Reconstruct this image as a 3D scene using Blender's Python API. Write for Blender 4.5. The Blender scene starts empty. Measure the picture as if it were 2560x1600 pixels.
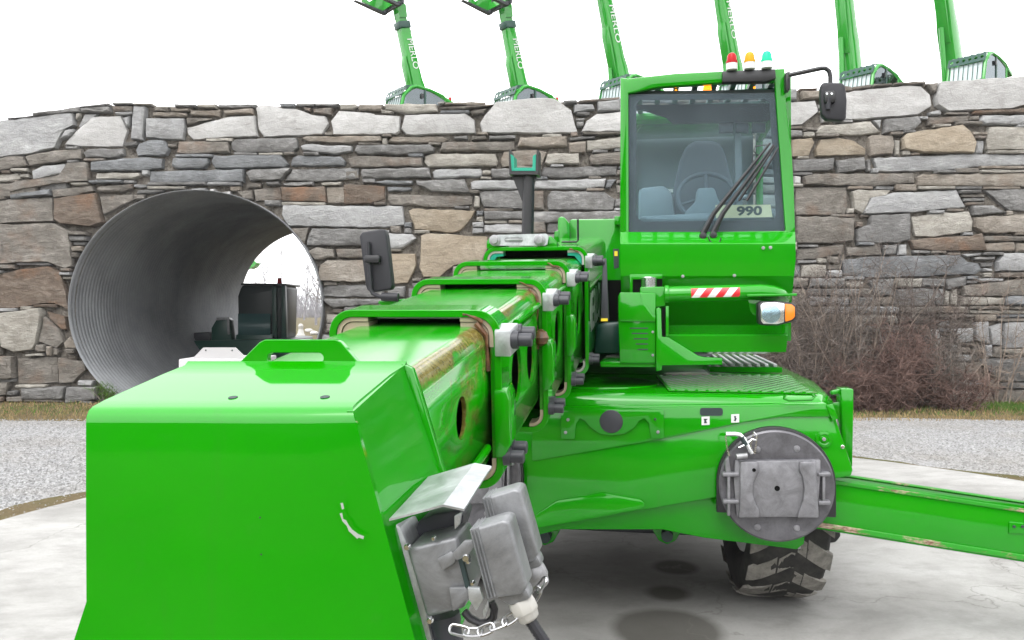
import bpy, bmesh, math, random
import numpy as np
from mathutils import Vector, Matrix

random.seed(7)
scene = bpy.context.scene
COL = scene.collection
R = math.radians

# ---------------------------------------------------------------- camera, sky, sun, exposure
HC, FPX, VH = 1.6, 2000.0, 770.0          # eye height, focal length in photo pixels, horizon row
cam_d = bpy.data.cameras.new('camera')
cam_d.sensor_width = 36.0
cam_d.lens = FPX / 2560.0 * 36.0
cam_d.shift_y = (VH - 800.0) / 2560.0
cam_d.clip_start = 0.05
cam_d.clip_end = 5000.0
cam = bpy.data.objects.new('camera', cam_d)
cam.location = (0, 0, HC)
cam.rotation_euler = (R(90), 0, 0)
COL.objects.link(cam)
scene.camera = cam

SUN_EL, SUN_AZ = R(58), R(205)            # high, soft, from behind the camera on the left
world = bpy.data.worlds.new('World')
scene.world = world
world.use_nodes = True
nt = world.node_tree
nt.nodes.clear()
sky = nt.nodes.new('ShaderNodeTexSky')
sky.sky_type = 'NISHITA'
sky.sun_disc = False
sky.sun_elevation = SUN_EL
sky.sun_rotation = SUN_AZ
sky.dust_density = 6.0
sky.air_density = 1.0
hs = nt.nodes.new('ShaderNodeHueSaturation')
hs.inputs['Saturation'].default_value = 0.10
bg1 = nt.nodes.new('ShaderNodeBackground'); bg1.inputs[1].default_value = 0.15
bg2 = nt.nodes.new('ShaderNodeBackground'); bg2.inputs[0].default_value = (0.985, 0.99, 1.0, 1); bg2.inputs[1].default_value = 2.15
addn = nt.nodes.new('ShaderNodeAddShader')
outw = nt.nodes.new('ShaderNodeOutputWorld')
nt.links.new(sky.outputs[0], hs.inputs['Color'])
nt.links.new(hs.outputs[0], bg1.inputs[0])
nt.links.new(bg1.outputs[0], addn.inputs[0]); nt.links.new(bg2.outputs[0], addn.inputs[1])
nt.links.new(addn.outputs[0], outw.inputs[0])

sun_d = bpy.data.lights.new('sun', 'SUN')
sun_d.energy = 0.8
sun_d.angle = R(35)
sun_d.color = (1.0, 0.985, 0.96)
sun = bpy.data.objects.new('sun', sun_d)
sdir = Vector((math.sin(SUN_AZ) * math.cos(SUN_EL), math.cos(SUN_AZ) * math.cos(SUN_EL), math.sin(SUN_EL)))
sun.rotation_euler = sdir.to_track_quat('Z', 'Y').to_euler()
sun.location = (0, -10, 30)
COL.objects.link(sun)

scene.render.engine = 'CYCLES'
scene.view_settings.view_transform = 'Standard'
scene.view_settings.look = 'None'
scene.view_settings.gamma = 1.0
scene.view_settings.use_curve_mapping = False
scene.view_settings.exposure = 0.0
scene.cycles.max_bounces = 8
scene.cycles.transparent_max_bounces = 12

# ---------------------------------------------------------------- materials
def mat(name, color, rough=0.5, metal=0.0, spec=0.5, emit=None, emit_s=1.0, coat=0.0):
    m = bpy.data.materials.new(name); m.use_nodes = True
    b = m.node_tree.nodes['Principled BSDF']
    b.inputs['Base Color'].default_value = (*color, 1)
    b.inputs['Roughness'].default_value = rough
    b.inputs['Metallic'].default_value = metal
    b.inputs['Specular IOR Level'].default_value = spec
    b.inputs['Coat Weight'].default_value = coat
    b.inputs['Coat Roughness'].default_value = 0.06
    b.inputs['Coat IOR'].default_value = 1.52
    if emit:
        b.inputs['Emission Color'].default_value = (*emit, 1)
        b.inputs['Emission Strength'].default_value = emit_s
    return m

class NB:
    """small node builder"""
    def __init__(s, m):
        s.t = m.node_tree; s.b = s.t.nodes['Principled BSDF']
    def n(s, typ, **kw):
        x = s.t.nodes.new(typ)
        for k, v in kw.items(): setattr(x, k, v)
        return x
    def l(s, a, b): s.t.links.new(a, b)
    def coord(s, kind='Object', scale=(1, 1, 1), rnd=False, rot=(0, 0, 0)):
        tc = s.n('ShaderNodeTexCoord'); mp = s.n('ShaderNodeMapping')
        mp.inputs['Scale'].default_value = scale
        mp.inputs['Rotation'].default_value = rot
        s.l(tc.outputs[kind], mp.inputs['Vector'])
        if rnd:
            oi = s.n('ShaderNodeObjectInfo'); mm = s.n('ShaderNodeVectorMath', operation='SCALE')
            mm.inputs[0].default_value = (37.0, 91.0, 53.0)
            s.l(oi.outputs['Random'], mm.inputs['Scale'])
            s.l(mm.outputs[0], mp.inputs['Location'])
        return mp.outputs[0]
    def noise(s, vec, scale, detail=4, rough=0.6, dist=0.0):
        x = s.n('ShaderNodeTexNoise'); x.inputs['Scale'].default_value = scale
        x.inputs['Detail'].default_value = detail; x.inputs['Roughness'].default_value = rough
        x.inputs['Distortion'].default_value = dist
        s.l(vec, x.inputs['Vector']); return x.outputs['Fac']
    def ramp(s, fac, stops, interp='LINEAR'):
        x = s.n('ShaderNodeValToRGB'); cr = x.color_ramp; cr.interpolation = interp
        while len(cr.elements) < len(stops): cr.elements.new(0.5)
        for e, (p, c) in zip(cr.elements, stops):
            e.position = p; e.color = (*c, 1) if not isinstance(c, (int, float)) else (c, c, c, 1)
        s.l(fac, x.inputs['Fac']); return x.outputs['Color']
    def mix(s, fac, a, b, mode='MIX'):
        x = s.n('ShaderNodeMix', data_type='RGBA', blend_type=mode)
        for i, v in ((0, fac), (6, a), (7, b)):
            if isinstance(v, (int, float)): x.inputs[i].default_value = v
            elif isinstance(v, tuple): x.inputs[i].default_value = (*v, 1)
            else: s.l(v, x.inputs[i])
        return x.outputs[2]
    def math(s, op, a, b=0.0, clamp=False):
        x = s.n('ShaderNodeMath', operation=op); x.use_clamp = clamp
        for i, v in ((0, a), (1, b)):
            if isinstance(v, (int, float)): x.inputs[i].default_value = v
            else: s.l(v, x.inputs[i])
        return x.outputs[0]
    def bump(s, h, strength=0.3, dist=0.01):
        x = s.n('ShaderNodeBump'); x.inputs['Strength'].default_value = strength
        x.inputs['Distance'].default_value = dist
        s.l(h, x.inputs['Height']); s.l(x.outputs[0], s.b.inputs['Normal'])
    def sep(s, v):
        x = s.n('ShaderNodeSeparateXYZ'); s.l(v, x.inputs[0]); return x.outputs
    def base(s, c): s.l(c, s.b.inputs['Base Color'])
    def rough(s, c): s.l(c, s.b.inputs['Roughness'])

GREEN = (0.0045, 0.228, 0.0004)
def green_paint(name, g=GREEN, rough=0.16):
    m = mat(name, g, rough + .1, spec=0.0, coat=1.0); k = NB(m)
    v = k.coord()
    n1 = k.noise(v, 1.6, 5, 0.65); n2 = k.noise(v, 26, 4, 0.7)
    c = k.mix(k.ramp(n1, [(0.38, 0.0), (0.68, 1.0)]), (g[0] * 0.9, g[1] * 0.93, g[2] * 0.9), (g[0] * 1.5, g[1] * 1.05, g[2] * 1.5))
    c = k.mix(k.math('MULTIPLY', k.ramp(n2, [(0.60, 0.0), (0.80, 1.0)]), 0.07), c, (0.10, 0.20, 0.07))
    vd = k.coord(scale=(9, 9, 0.8)); dirt = k.noise(vd, 1.5, 5, 0.7); spot = k.noise(v, 120, 2, 0.5)
    c = k.mix(k.math('MULTIPLY', k.ramp(dirt, [(0.62, 0.0), (0.85, 1.0)]), 0.22), c, (0.05, 0.10, 0.03))
    c = k.mix(k.ramp(spot, [(0.79, 0.0), (0.83, 0.6)]), c, (0.04, 0.05, 0.02))   # dust film
    k.base(c)
    k.rough(k.ramp(n2, [(0.3, rough), (0.8, rough + 0.14)]))
    k.bump(k.noise(v, 55, 2, 0.5), 0.018, 0.004)
    return m

def worn_green(name, x_edge, x_edge2, amount=1.0):
    """boom paint: grease and rubbed streaks along the two top edges"""
    m = mat(name, GREEN, 0.3, spec=0.0, coat=1.0); k = NB(m)
    v = k.coord(); x, y, z = k.sep(v)
    vs = k.coord(scale=(9, 1.6, 7))
    streak = k.noise(vs, 2.2, 6, 0.7); blot = k.noise(v, 9, 6, 0.7, 0.6); fine = k.noise(v, 70, 5, 0.7)
    def band(xe, w):
        d = k.math('ABSOLUTE', k.math('SUBTRACT', x, xe))
        return k.math('SUBTRACT', 1.0, k.math('DIVIDE', d, w), True)
    e = k.math('MAXIMUM', band(x_edge, 0.05), k.math('MULTIPLY', band(x_edge2, 0.04), 0.8))
    g0 = k.math('ADD', k.math('MULTIPLY', e, 0.62 * amount), k.math('MULTIPLY', k.math('SUBTRACT', streak, 0.5), 0.45))
    g0 = k.math('ADD', g0, k.math('MULTIPLY', k.math('SUBTRACT', blot, 0.5), 0.45))
    mask = k.ramp(g0, [(0.43, 0.0), (0.54, 1.0)])
    gcol = k.ramp(fine, [(0.3, (0.07, 0.025, 0.008)), (0.5, (0.16, 0.09, 0.028)), (0.72, (0.28, 0.21, 0.09))])
    paint = k.mix(k.ramp(streak, [(0.45, 0.0), (0.75, 0.55)]), GREEN, (0.10, 0.28, 0.06))
    c = k.mix(k.math('MULTIPLY', mask, 0.85), paint, gcol)
    k.base(c)
    k.rough(k.ramp(streak, [(0.3, 0.2), (0.8, 0.4)]))
    k.b.inputs['Coat Roughness'].default_value = 0.14
    k.bump(k.math('ADD', k.math('MULTIPLY', fine, mask), k.math('MULTIPLY', streak, 0.1)), 0.55, 0.006)
    return m

def stone_mat(name, c0, c1, c2, vein=0.35, bump=0.9, rust=0.0):
    m = mat(name, c0, 0.9, spec=0.15); k = NB(m)
    v = k.coord(rnd=True); vl = k.coord(scale=(0.75, 1, 1.9), rnd=True)
    big = k.noise(vl, 1.6, 6, 0.65, 0.4); mid = k.noise(vl, 7.0, 6, 0.7, 0.5); fine = k.noise(v, 38, 6, 0.75)
    c = k.ramp(big, [(0.28, c1), (0.5, c0), (0.72, c2)])
    c = k.mix(k.ramp(mid, [(0.40, vein), (0.60, 0.0)]), c, (c1[0] * 0.5, c1[1] * 0.49, c1[2] * 0.47))
    c = k.mix(k.ramp(mid, [(0.58, 0.0), (0.74, vein)]), c, (min(1, c2[0] * 1.35), min(1, c2[1] * 1.35), min(1, c2[2] * 1.33)))
    c = k.mix(0.22, c, k.ramp(fine, [(0.3, 0.35), (0.7, 1.0)]), 'MULTIPLY')
    bl = k.noise(v, 3.2, 6, 0.72, 0.8); sp = k.noise(v, 17, 5, 0.75)
    c = k.mix(k.ramp(bl, [(0.50, 0.0), (0.66, 0.38)]), c, (c1[0] * 0.55, c1[1] * 0.53, c1[2] * 0.50))
    c = k.mix(k.ramp(sp, [(0.62, 0.0), (0.72, 0.35)]), c, (0.50, 0.49, 0.46))
    c = k.mix(k.ramp(sp, [(0.28, 0.3), (0.38, 0.0)]), c, (0.09, 0.085, 0.078))
    if rust:
        rn = k.noise(v, 2.3, 4, 0.6)
        c = k.mix(k.ramp(rn, [(0.52, 0.0), (0.68, rust)]), c, (0.30, 0.13, 0.05))
    oi = k.n('ShaderNodeObjectInfo')
    hv = k.n('ShaderNodeHueSaturation'); hv.inputs['Saturation'].default_value = 0.92
    k.l(k.ramp(oi.outputs['Random'], [(0.0, 0.82), (1.0, 1.0)]), hv.inputs['Value'])
    k.l(c, hv.inputs['Color'])
    k.base(hv.outputs[0])
    h = k.math('ADD', k.math('MULTIPLY', big, 1.1), k.math('ADD', mid, k.math('MULTIPLY', fine, 0.7)))
    k.bump(h, bump, 0.06)
    return m

M = {}
M['green'] = green_paint('green_paint', rough=0.12)
M['green_soft'] = green_paint('green_paint_far', (0.012, 0.25, 0.012), 0.35)
M['dark_green'] = mat('dark_green_paint', (0.006, 0.05, 0.035), 0.35)
M['teal'] = mat('teal_plastic', (0.0, 0.26, 0.17), 0.45)
M['black'] = mat('black_plastic', (0.012, 0.012, 0.014), 0.42)
M['flat_black'] = mat('black_void', (0.004, 0.004, 0.004), 0.9, spec=0.1)  # visor colour; elsewhere stands in for the shade inside openings
M['grey_plastic'] = mat('dark_grey_plastic', (0.032, 0.033, 0.040), 0.45, spec=0.4)
M['mirror_grey'] = mat('mirror_shell', (0.018, 0.018, 0.022), 0.5, spec=0.35)
M['white'] = mat('white_paint', (0.62, 0.62, 0.62), 0.4)
M['offwhite'] = mat('off_white_plastic', (0.38, 0.37, 0.345), 0.5)
M['chrome'] = mat('bright_steel', (0.75, 0.76, 0.77), 0.18, 1.0)
M['chain'] = mat('chain_steel', (0.42, 0.42, 0.43), 0.3, 1.0)
M['scratch'] = mat('bare_scratch', (0.30, 0.33, 0.30), 0.5)
M['pad_beige'] = mat('wear_pad', (0.34, 0.28, 0.20), 0.6)
M['red'] = mat('red_reflective', (0.55, 0.012, 0.02), 0.35)
M['red_lens'] = mat('red_lens', (0.36, 0.003, 0.006), 0.25, spec=0.2)
M['yellow_lens'] = mat('yellow_lens', (0.52, 0.27, 0.002), 0.25, spec=0.2)
M['green_lens'] = mat('green_lens_lit', (0.0, 0.30, 0.16), 0.25, spec=0.2, emit=(0.05, 0.85, 0.5), emit_s=0.45)
M['amber_lit'] = mat('amber_lamp_lit', (1.0, 0.45, 0.05), 0.2, emit=(1.0, 0.30, 0.012), emit_s=2.4)
M['orange_lens'] = mat('orange_lens', (0.75, 0.20, 0.02), 0.2)
M['card'] = mat('cream_card', (0.60, 0.52, 0.32), 0.6)
M['ink'] = mat('dark_ink', (0.015, 0.03, 0.03), 0.6)
M['blue_ink'] = mat('blue_grey_ink', (0.12, 0.20, 0.26), 0.5)
M['yellow'] = mat('yellow_sticker', (0.75, 0.55, 0.02), 0.5)
M['seat'] = mat('dark_fabric', (0.06, 0.075, 0.088), 0.8)
M['interior'] = mat('cab_interior', (0.19, 0.23, 0.25), 0.6)
M['interior_light'] = mat('cab_trim', (0.125, 0.155, 0.168), 0.6)

def zinc(name, c, rough, metal=0.75):
    m = mat(name, c, rough, metal); k = NB(m); v = k.coord()
    n1 = k.noise(v, 14, 7, 0.75, 0.6); n2 = k.noise(v, 90, 3, 0.7)
    k.base(k.ramp(n1, [(0.3, tuple(x * 0.55 for x in c)), (0.7, tuple(min(1, x * 1.15) for x in c))]))
    k.rough(k.ramp(n1, [(0.3, rough - 0.08), (0.7, rough + 0.15)]))
    k.bump(n2, 0.12, 0.002)
    return m
M['zinc'] = zinc('galvanised_sheet', (0.48, 0.50, 0.51), 0.40)
M['cast'] = zinc('cast_aluminium', (0.33, 0.33, 0.34), 0.46, 0.55)
M['cast_plug'] = zinc('grey_die_casting', (0.215, 0.22, 0.228), 0.38, 0.45)
M['foot_dark'] = zinc('foot_disc_steel', (0.135, 0.132, 0.145), 0.38, 0.5)
M['foot'] = zinc('scuffed_foot_steel', (0.225, 0.223, 0.238), 0.42, 0.5)

def grease():
    m = mat('old_grease', (0.22, 0.10, 0.03), 0.3); k = NB(m); v = k.coord()
    n = k.noise(v, 40, 5, 0.7)
    k.base(k.ramp(n, [(0.3, (0.035, 0.012, 0.006)), (0.55, (0.12, 0.052, 0.02)), (0.8, (0.22, 0.15, 0.07))]))
    k.bump(n, 0.7, 0.006); return m
M['grease'] = grease()

def rust_strip():
    m = mat('chipped_green_rail', GREEN, 0.4, coat=0.3); k = NB(m); v = k.coord(scale=(1, 1, 3))
    n = k.noise(v, 4.0, 5, 0.75); f = k.noise(v, 30, 4, 0.7)
    rc = k.ramp(f, [(0.35, (0.10, 0.03, 0.012)), (0.65, (0.45, 0.36, 0.26))])
    k.base(k.mix(k.ramp(n, [(0.50, 0.0), (0.58, 1.0)]), GREEN, rc)); k.bump(f, 0.3, 0.004)
    return m
M['rust_rail'] = rust_strip()

def rubber():
    m = mat('tyre_rubber', (0.02, 0.02, 0.02), 0.75, spec=0.3); k = NB(m); v = k.coord()
    n = k.noise(v, 12, 5, 0.7)
    k.base(k.ramp(n, [(0.35, (0.014, 0.014, 0.014)), (0.75, (0.045, 0.042, 0.038))])); k.bump(k.noise(v, 80, 3), 0.25, 0.004); return m
M['rubber'] = rubber()
def lug():
    m = mat('worn_lug_rubber', (0.15, 0.14, 0.125), 0.8, spec=0.25); k = NB(m); v = k.coord()
    n = k.noise(v, 18, 5, 0.7)
    k.base(k.ramp(n, [(0.3, (0.10, 0.095, 0.085)), (0.75, (0.26, 0.245, 0.22))])); k.bump(k.noise(v, 80, 3), 0.25, 0.004); return m
M['lug'] = lug()

def glass(name, tint, refl=0.16, ior=1.42):
    m = bpy.data.materials.new(name); m.use_nodes = True; t = m.node_tree; t.nodes.clear()
    o = t.nodes.new('ShaderNodeOutputMaterial'); mx = t.nodes.new('ShaderNodeMixShader')
    tr = t.nodes.new('ShaderNodeBsdfTransparent'); tr.inputs[0].default_value = (*tint, 1)
    gl = t.nodes.new('ShaderNodeBsdfGlossy'); gl.inputs['Roughness'].default_value = 0.03; gl.inputs[0].default_value = (0.85, 0.95, 1, 1)
    fr = t.nodes.new('ShaderNodeFresnel'); fr.inputs[0].default_value = ior
    ad = t.nodes.new('ShaderNodeMath'); ad.operation = 'ADD'; ad.use_clamp = True; ad.inputs[1].default_value = refl
    t.links.new(fr.outputs[0], ad.inputs[0]); t.links.new(ad.outputs[0], mx.inputs[0])
    t.links.new(tr.outputs[0], mx.inputs[1]); t.links.new(gl.outputs[0], mx.inputs[2]); t.links.new(mx.outputs[0], o.inputs[0])
    return m
def hazed_glass(name, tint, film):  # pale film mixed in to imitate a hazy reflection veil
    m = bpy.data.materials.new(name); m.use_nodes = True; t = m.node_tree; t.nodes.clear()
    o = t.nodes.new('ShaderNodeOutputMaterial'); mx = t.nodes.new('ShaderNodeMixShader')
    tr = t.nodes.new('ShaderNodeBsdfTransparent'); tr.inputs[0].default_value = (*tint, 1)
    pr = t.nodes.new('ShaderNodeBsdfPrincipled'); pr.inputs['Base Color'].default_value = (0.50, 0.58, 0.64, 1); pr.inputs['Roughness'].default_value = 0.22
    tc = t.nodes.new('ShaderNodeTexCoord'); nz = t.nodes.new('ShaderNodeTexNoise'); nz.inputs['Scale'].default_value = 5.0; nz.inputs['Detail'].default_value = 6
    mr = t.nodes.new('ShaderNodeMapRange'); mr.inputs['To Min'].default_value = film * 0.5; mr.inputs['To Max'].default_value = film * 1.5
    t.links.new(tc.outputs['Object'], nz.inputs['Vector']); t.links.new(nz.outputs['Fac'], mr.inputs['Value']); t.links.new(mr.outputs[0], mx.inputs[0])
    t.links.new(tr.outputs[0], mx.inputs[1]); t.links.new(pr.outputs[0], mx.inputs[2]); t.links.new(mx.outputs[0], o.inputs[0])
    return m
M['glass'] = hazed_glass('cab_glass', (0.82, 0.90, 0.93), 0.05)
M['dark_glass'] = glass('tinted_glass', (0.22, 0.25, 0.27), 0.14)

def deck_mat():
    m = green_paint('tread_plate_green'); k = NB(m); v = k.coord(rot=(0, 0, R(28)))
    w = k.n('ShaderNodeTexWave'); w.wave_type = 'BANDS'; w.inputs['Scale'].default_value = 6.5
    k.l(v, w.inputs['Vector']); k.bump(w.outputs['Fac'], 0.6, 0.004); return m
M['tread'] = deck_mat()

# stones: key -> material
M['w'] = stone_mat('stone_white', (0.508, 0.499, 0.488), (0.427, 0.417, 0.407), (0.59, 0.58, 0.57), 0.14, 0.45)
M['p'] = stone_mat('stone_pale', (0.407, 0.407, 0.407), (0.316, 0.316, 0.32), (0.508, 0.508, 0.503), 0.25, 0.7)
M['g'] = stone_mat('stone_grey', (0.288, 0.282, 0.275), (0.203, 0.198, 0.192), (0.418, 0.409, 0.395), 0.5)
M['b'] = stone_mat('stone_bluegrey', (0.266, 0.275, 0.285), (0.198, 0.206, 0.215), (0.384, 0.395, 0.405), 0.35)
M['k'] = stone_mat('stone_brownish', (0.271, 0.246, 0.215), (0.186, 0.167, 0.145), (0.395, 0.367, 0.328), 0.45, rust=0.2)
M['t'] = stone_mat('stone_tan', (0.35, 0.307, 0.258), (0.254, 0.217, 0.175), (0.475, 0.429, 0.373), 0.3, rust=0.15)
M['T'] = stone_mat('stone_sand', (0.362, 0.299, 0.22), (0.288, 0.232, 0.164), (0.452, 0.39, 0.305), 0.22, 0.6)
M['r'] = stone_mat('stone_rusty', (0.226, 0.175, 0.136), (0.153, 0.113, 0.085), (0.339, 0.282, 0.232), 0.45, rust=0.4)
M['c'] = stone_mat('stone_cream', (0.463, 0.435, 0.384), (0.339, 0.311, 0.266), (0.576, 0.548, 0.497), 0.35, 0.8)

def earth():
    m = mat('wall_core_earth', (0.10, 0.085, 0.065), 0.95, spec=0.1); k = NB(m); v = k.coord()
    n = k.noise(v, 9, 6, 0.75)
    k.base(k.ramp(n, [(0.32, (0.07, 0.062, 0.052)), (0.52, (0.20, 0.18, 0.155)), (0.75, (0.36, 0.33, 0.29))])); k.bump(n, 1.0, 0.08); return m
M['earth'] = earth()

def ground_mat():
    m = mat('rough_grass_ground', (0.12, 0.09, 0.05), 0.95, spec=0.1); k = NB(m); v = k.coord()
    n = k.noise(v, 1.1, 6, 0.7); f = k.noise(v, 16, 5, 0.75)
    c = k.ramp(n, [(0.30, (0.125, 0.09, 0.055)), (0.47, (0.14, 0.11, 0.062)), (0.62, (0.09, 0.095, 0.036))])
    c = k.mix(0.5, c, k.ramp(f, [(0.3, 0.45), (0.7, 1.0)]), 'MULTIPLY')
    k.base(c); k.bump(f, 0.8, 0.05); return m
M['ground'] = ground_mat()

def gravel_mat():
    m = mat('white_gravel', (0.5, 0.5, 0.5), 0.9, spec=0.15); k = NB(m); v = k.coord()
    vo = k.n('ShaderNodeTexVoronoi'); vo.inputs['Scale'].default_value = 42.0; k.l(v, vo.inputs['Vector'])
    vo2 = k.n('ShaderNodeTexVoronoi'); vo2.inputs['Scale'].default_value = 60.0; k.l(v, vo2.inputs['Vector'])
    n = k.noise(v, 0.55, 5, 0.65)
    x, y, z = k.sep(vo.outputs['Color'])
    c = k.ramp(x, [(0.0, (0.20, 0.198, 0.195)), (0.4, (0.30, 0.30, 0.305)), (1.0, (0.41, 0.41, 0.41))])
    c = k.mix(k.ramp(n, [(0.45, 0.0), (0.7, 0.5)]), c, (0.24, 0.215, 0.18))
    c = k.mix(k.ramp(vo.outputs['Distance'], [(0.35, 0.0), (0.65, 0.45)]), c, (0.12, 0.117, 0.11))
    k.base(c); k.bump(k.math('ADD', k.math('MULTIPLY', vo.outputs['Distance'], -1.0), k.math('MULTIPLY', vo2.outputs['Distance'], -0.4)), 0.7, 0.02); return m
M['gravel'] = gravel_mat()

def concrete(stains_shade):
    m = mat('pale_concrete', (0.60, 0.59, 0.57), 0.85, spec=0.25); k = NB(m)
    v = k.coord(); x, y, z = k.sep(v)
    vs = k.coord(scale=(0.75, 1.25, 1), rot=(0, 0, R(8)))
    big = k.noise(vs, 0.9, 6, 0.65, 0.5); mid = k.noise(vs, 4.0, 6, 0.7); fine = k.noise(v, 60, 5, 0.75)
    c = k.ramp(big, [(0.33, (0.205, 0.20, 0.19)), (0.52, (0.325, 0.32, 0.307)), (0.7, (0.385, 0.38, 0.37))])
    c = k.mix(k.ramp(mid, [(0.36, 0.45), (0.52, 0.0)]), c, (0.20, 0.195, 0.185))
    c = k.mix(0.25, c, k.ramp(fine, [(0.3, 0.5), (0.7, 1.0)]), 'MULTIPLY')
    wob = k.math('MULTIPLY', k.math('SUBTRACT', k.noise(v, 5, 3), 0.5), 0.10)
    for (sx, sy, sr, dark, soft) in stains_shade:
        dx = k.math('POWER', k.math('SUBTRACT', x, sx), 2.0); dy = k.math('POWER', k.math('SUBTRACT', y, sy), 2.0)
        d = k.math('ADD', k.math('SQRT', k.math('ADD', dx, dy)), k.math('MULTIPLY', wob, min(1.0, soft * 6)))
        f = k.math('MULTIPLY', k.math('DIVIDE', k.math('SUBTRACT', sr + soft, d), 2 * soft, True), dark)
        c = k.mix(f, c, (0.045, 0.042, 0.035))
    cr = k.n('ShaderNodeTexVoronoi'); cr.feature = 'DISTANCE_TO_EDGE'; cr.inputs['Scale'].default_value = 0.55
    wv = k.n('ShaderNodeVectorMath', operation='ADD'); k.l(v, wv.inputs[0]); nz = k.n('ShaderNodeTexNoise'); nz.inputs['Scale'].default_value = 2.5; nz.inputs['Detail'].default_value = 6; k.l(v, nz.inputs['Vector']); k.l(nz.outputs['Color'], wv.inputs[1]); k.l(wv.outputs[0], cr.inputs['Vector'])
    c = k.mix(k.ramp(cr.outputs['Distance'], [(0.0, 0.55), (0.006, 0.0)]), c, (0.10, 0.095, 0.085))
    grit = k.noise(v, 170, 2, 0.5)
    c = k.mix(k.ramp(grit, [(0.68, 0.0), (0.74, 0.6)]), c, (0.09, 0.085, 0.075))
    k.base(c); k.bump(k.math('ADD', mid, fine), 0.2, 0.012); return m

def twig_mat(name, c):
    m = mat(name, c, 0.9, spec=0.1); k = NB(m); v = k.coord()
    n = k.noise(v, 6, 3, 0.6)
    k.base(k.ramp(n, [(0.3, tuple(x * 0.55 for x in c)), (0.7, tuple(x * 1.5 for x in c))])); return m
M['twig_grey'] = twig_mat('twig_grey_brown', (0.13, 0.113, 0.10))
M['twig_purple'] = twig_mat('twig_purple_brown', (0.11, 0.090, 0.080))
M['twig_red'] = twig_mat('twig_red_brown', (0.125, 0.082, 0.07))
M['twig_pale'] = twig_mat('twig_pale_brown', (0.21, 0.17, 0.14))
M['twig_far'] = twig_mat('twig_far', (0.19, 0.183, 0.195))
M['straw'] = twig_mat('dry_grass', (0.24, 0.18, 0.09))
M['grass'] = twig_mat('green_grass', (0.07, 0.13, 0.025))
M['pipe'] = None
def pipe_mat():
    m = mat('corrugated_galvanised', (0.30, 0.305, 0.315), 0.55, 0.35); k = NB(m); v = k.coord()
    n = k.noise(v, 1.1, 5, 0.65); f = k.noise(v, 30, 4, 0.7)
    c = k.ramp(n, [(0.3, (0.20, 0.205, 0.215)), (0.7, (0.34, 0.35, 0.365))])
    k.base(k.mix(0.3, c, k.ramp(f, [(0.3, 0.5), (0.7, 1.0)]), 'MULTIPLY')); return m
M['pipe'] = pipe_mat()

# ---------------------------------------------------------------- mesh helpers
def new_obj(name, me, material=None, parent=None):
    o = bpy.data.objects.new(name, me)
    COL.objects.link(o)
    if material is not None and me is not None:
        me.materials.append(material)
    if parent is not None: o.parent = parent
    return o

def tag(o, label=None, cat=None, group=None, kind=None):
    if label: o['label'] = label
    if cat: o['category'] = cat
    if group: o['group'] = group
    if kind: o['kind'] = kind
    return o

def empty(name, loc, rz=0.0, **kw):
    o = bpy.data.objects.new(name, None); COL.objects.link(o)
    o.empty_display_size = 0.2
    o.location = loc; o.rotation_euler = (0, 0, rz)
    return tag(o, **kw)

def sharp_edges(bm, ang=R(28)):
    return [e for e in bm.edges if len(e.link_faces) == 2 and e.calc_face_angle(0) > ang]

def finish(bm, name, material, parent=None, bev=0.0, seg=2, smooth=True, off=None, ang=R(32), recalc=True):
    if recalc: bmesh.ops.recalc_face_normals(bm, faces=bm.faces[:])
    if bev > 0:
        bmesh.ops.bevel(bm, geom=sharp_edges(bm), offset=bev, segments=seg, profile=0.5, affect='EDGES', clamp_overlap=True)
    if off is not None:
        bmesh.ops.translate(bm, verts=bm.verts[:], vec=-Vector(off))
    me = bpy.data.meshes.new(name); bm.to_mesh(me); bm.free()
    if smooth:
        me.polygons.foreach_set('use_smooth', [True] * len(me.polygons))
        me.set_sharp_from_angle(angle=ang)
    return new_obj(name, me, material, parent)

def a_prism(bm, pts, vec):
    vec = Vector(vec); n = len(pts)
    v0 = [bm.verts.new(p) for p in pts]; v1 = [bm.verts.new(Vector(p) + vec) for p in pts]
    bm.faces.new(v0); bm.faces.new(v1[::-1])
    for i in range(n):
        j = (i + 1) % n
        bm.faces.new((v0[i], v1[i], v1[j], v0[j]))

def a_box(bm, c, s, mtx=None):
    c = Vector(c); hx, hy, hz = s[0] / 2, s[1] / 2, s[2] / 2
    P8 = [Vector((x, y, z)) for x in (-hx, hx) for y in (-hy, hy) for z in (-hz, hz)]
    if mtx is not None: P8 = [mtx @ p for p in P8]
    v = [bm.verts.new(p + c) for p in P8]
    for f in ((0, 1, 3, 2), (4, 6, 7, 5), (0, 4, 5, 1), (2, 3, 7, 6), (0, 2, 6, 4), (1, 5, 7, 3)):
        bm.faces.new([v[i] for i in f])

def basis(d):
    d = d.normalized(); up = Vector((0, 0, 1)) if abs(d.z) < 0.95 else Vector((1, 0, 0))
    x = d.cross(up).normalized(); return x, d.cross(x).normalized()

def a_tube(bm, path, r, seg=8, cap=True):
    path = [Vector(p) for p in path]; n = len(path)
    rs = r if isinstance(r, (list, tuple)) else [r] * n
    rings = []; x = None
    for i, p in enumerate(path):
        d = (path[min(i + 1, n - 1)] - path[max(i - 1, 0)])
        if d.length < 1e-9: d = Vector((0, 0, 1))
        d.normalize()
        if x is None: x, y = basis(d)
        else:
            x = (x - d * x.dot(d)).normalized(); y = d.cross(x)
        rings.append([bm.verts.new(p + (x * math.cos(t) + y * math.sin(t)) * rs[i]) for t in (2 * math.pi * j / seg for j in range(seg))])
    for a, b in zip(rings, rings[1:]):
        for j in range(seg):
            bm.faces.new((a[j], a[(j + 1) % seg], b[(j + 1) % seg], b[j]))
    if cap: bm.faces.new(rings[0][::-1]); bm.faces.new(rings[-1])

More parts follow.
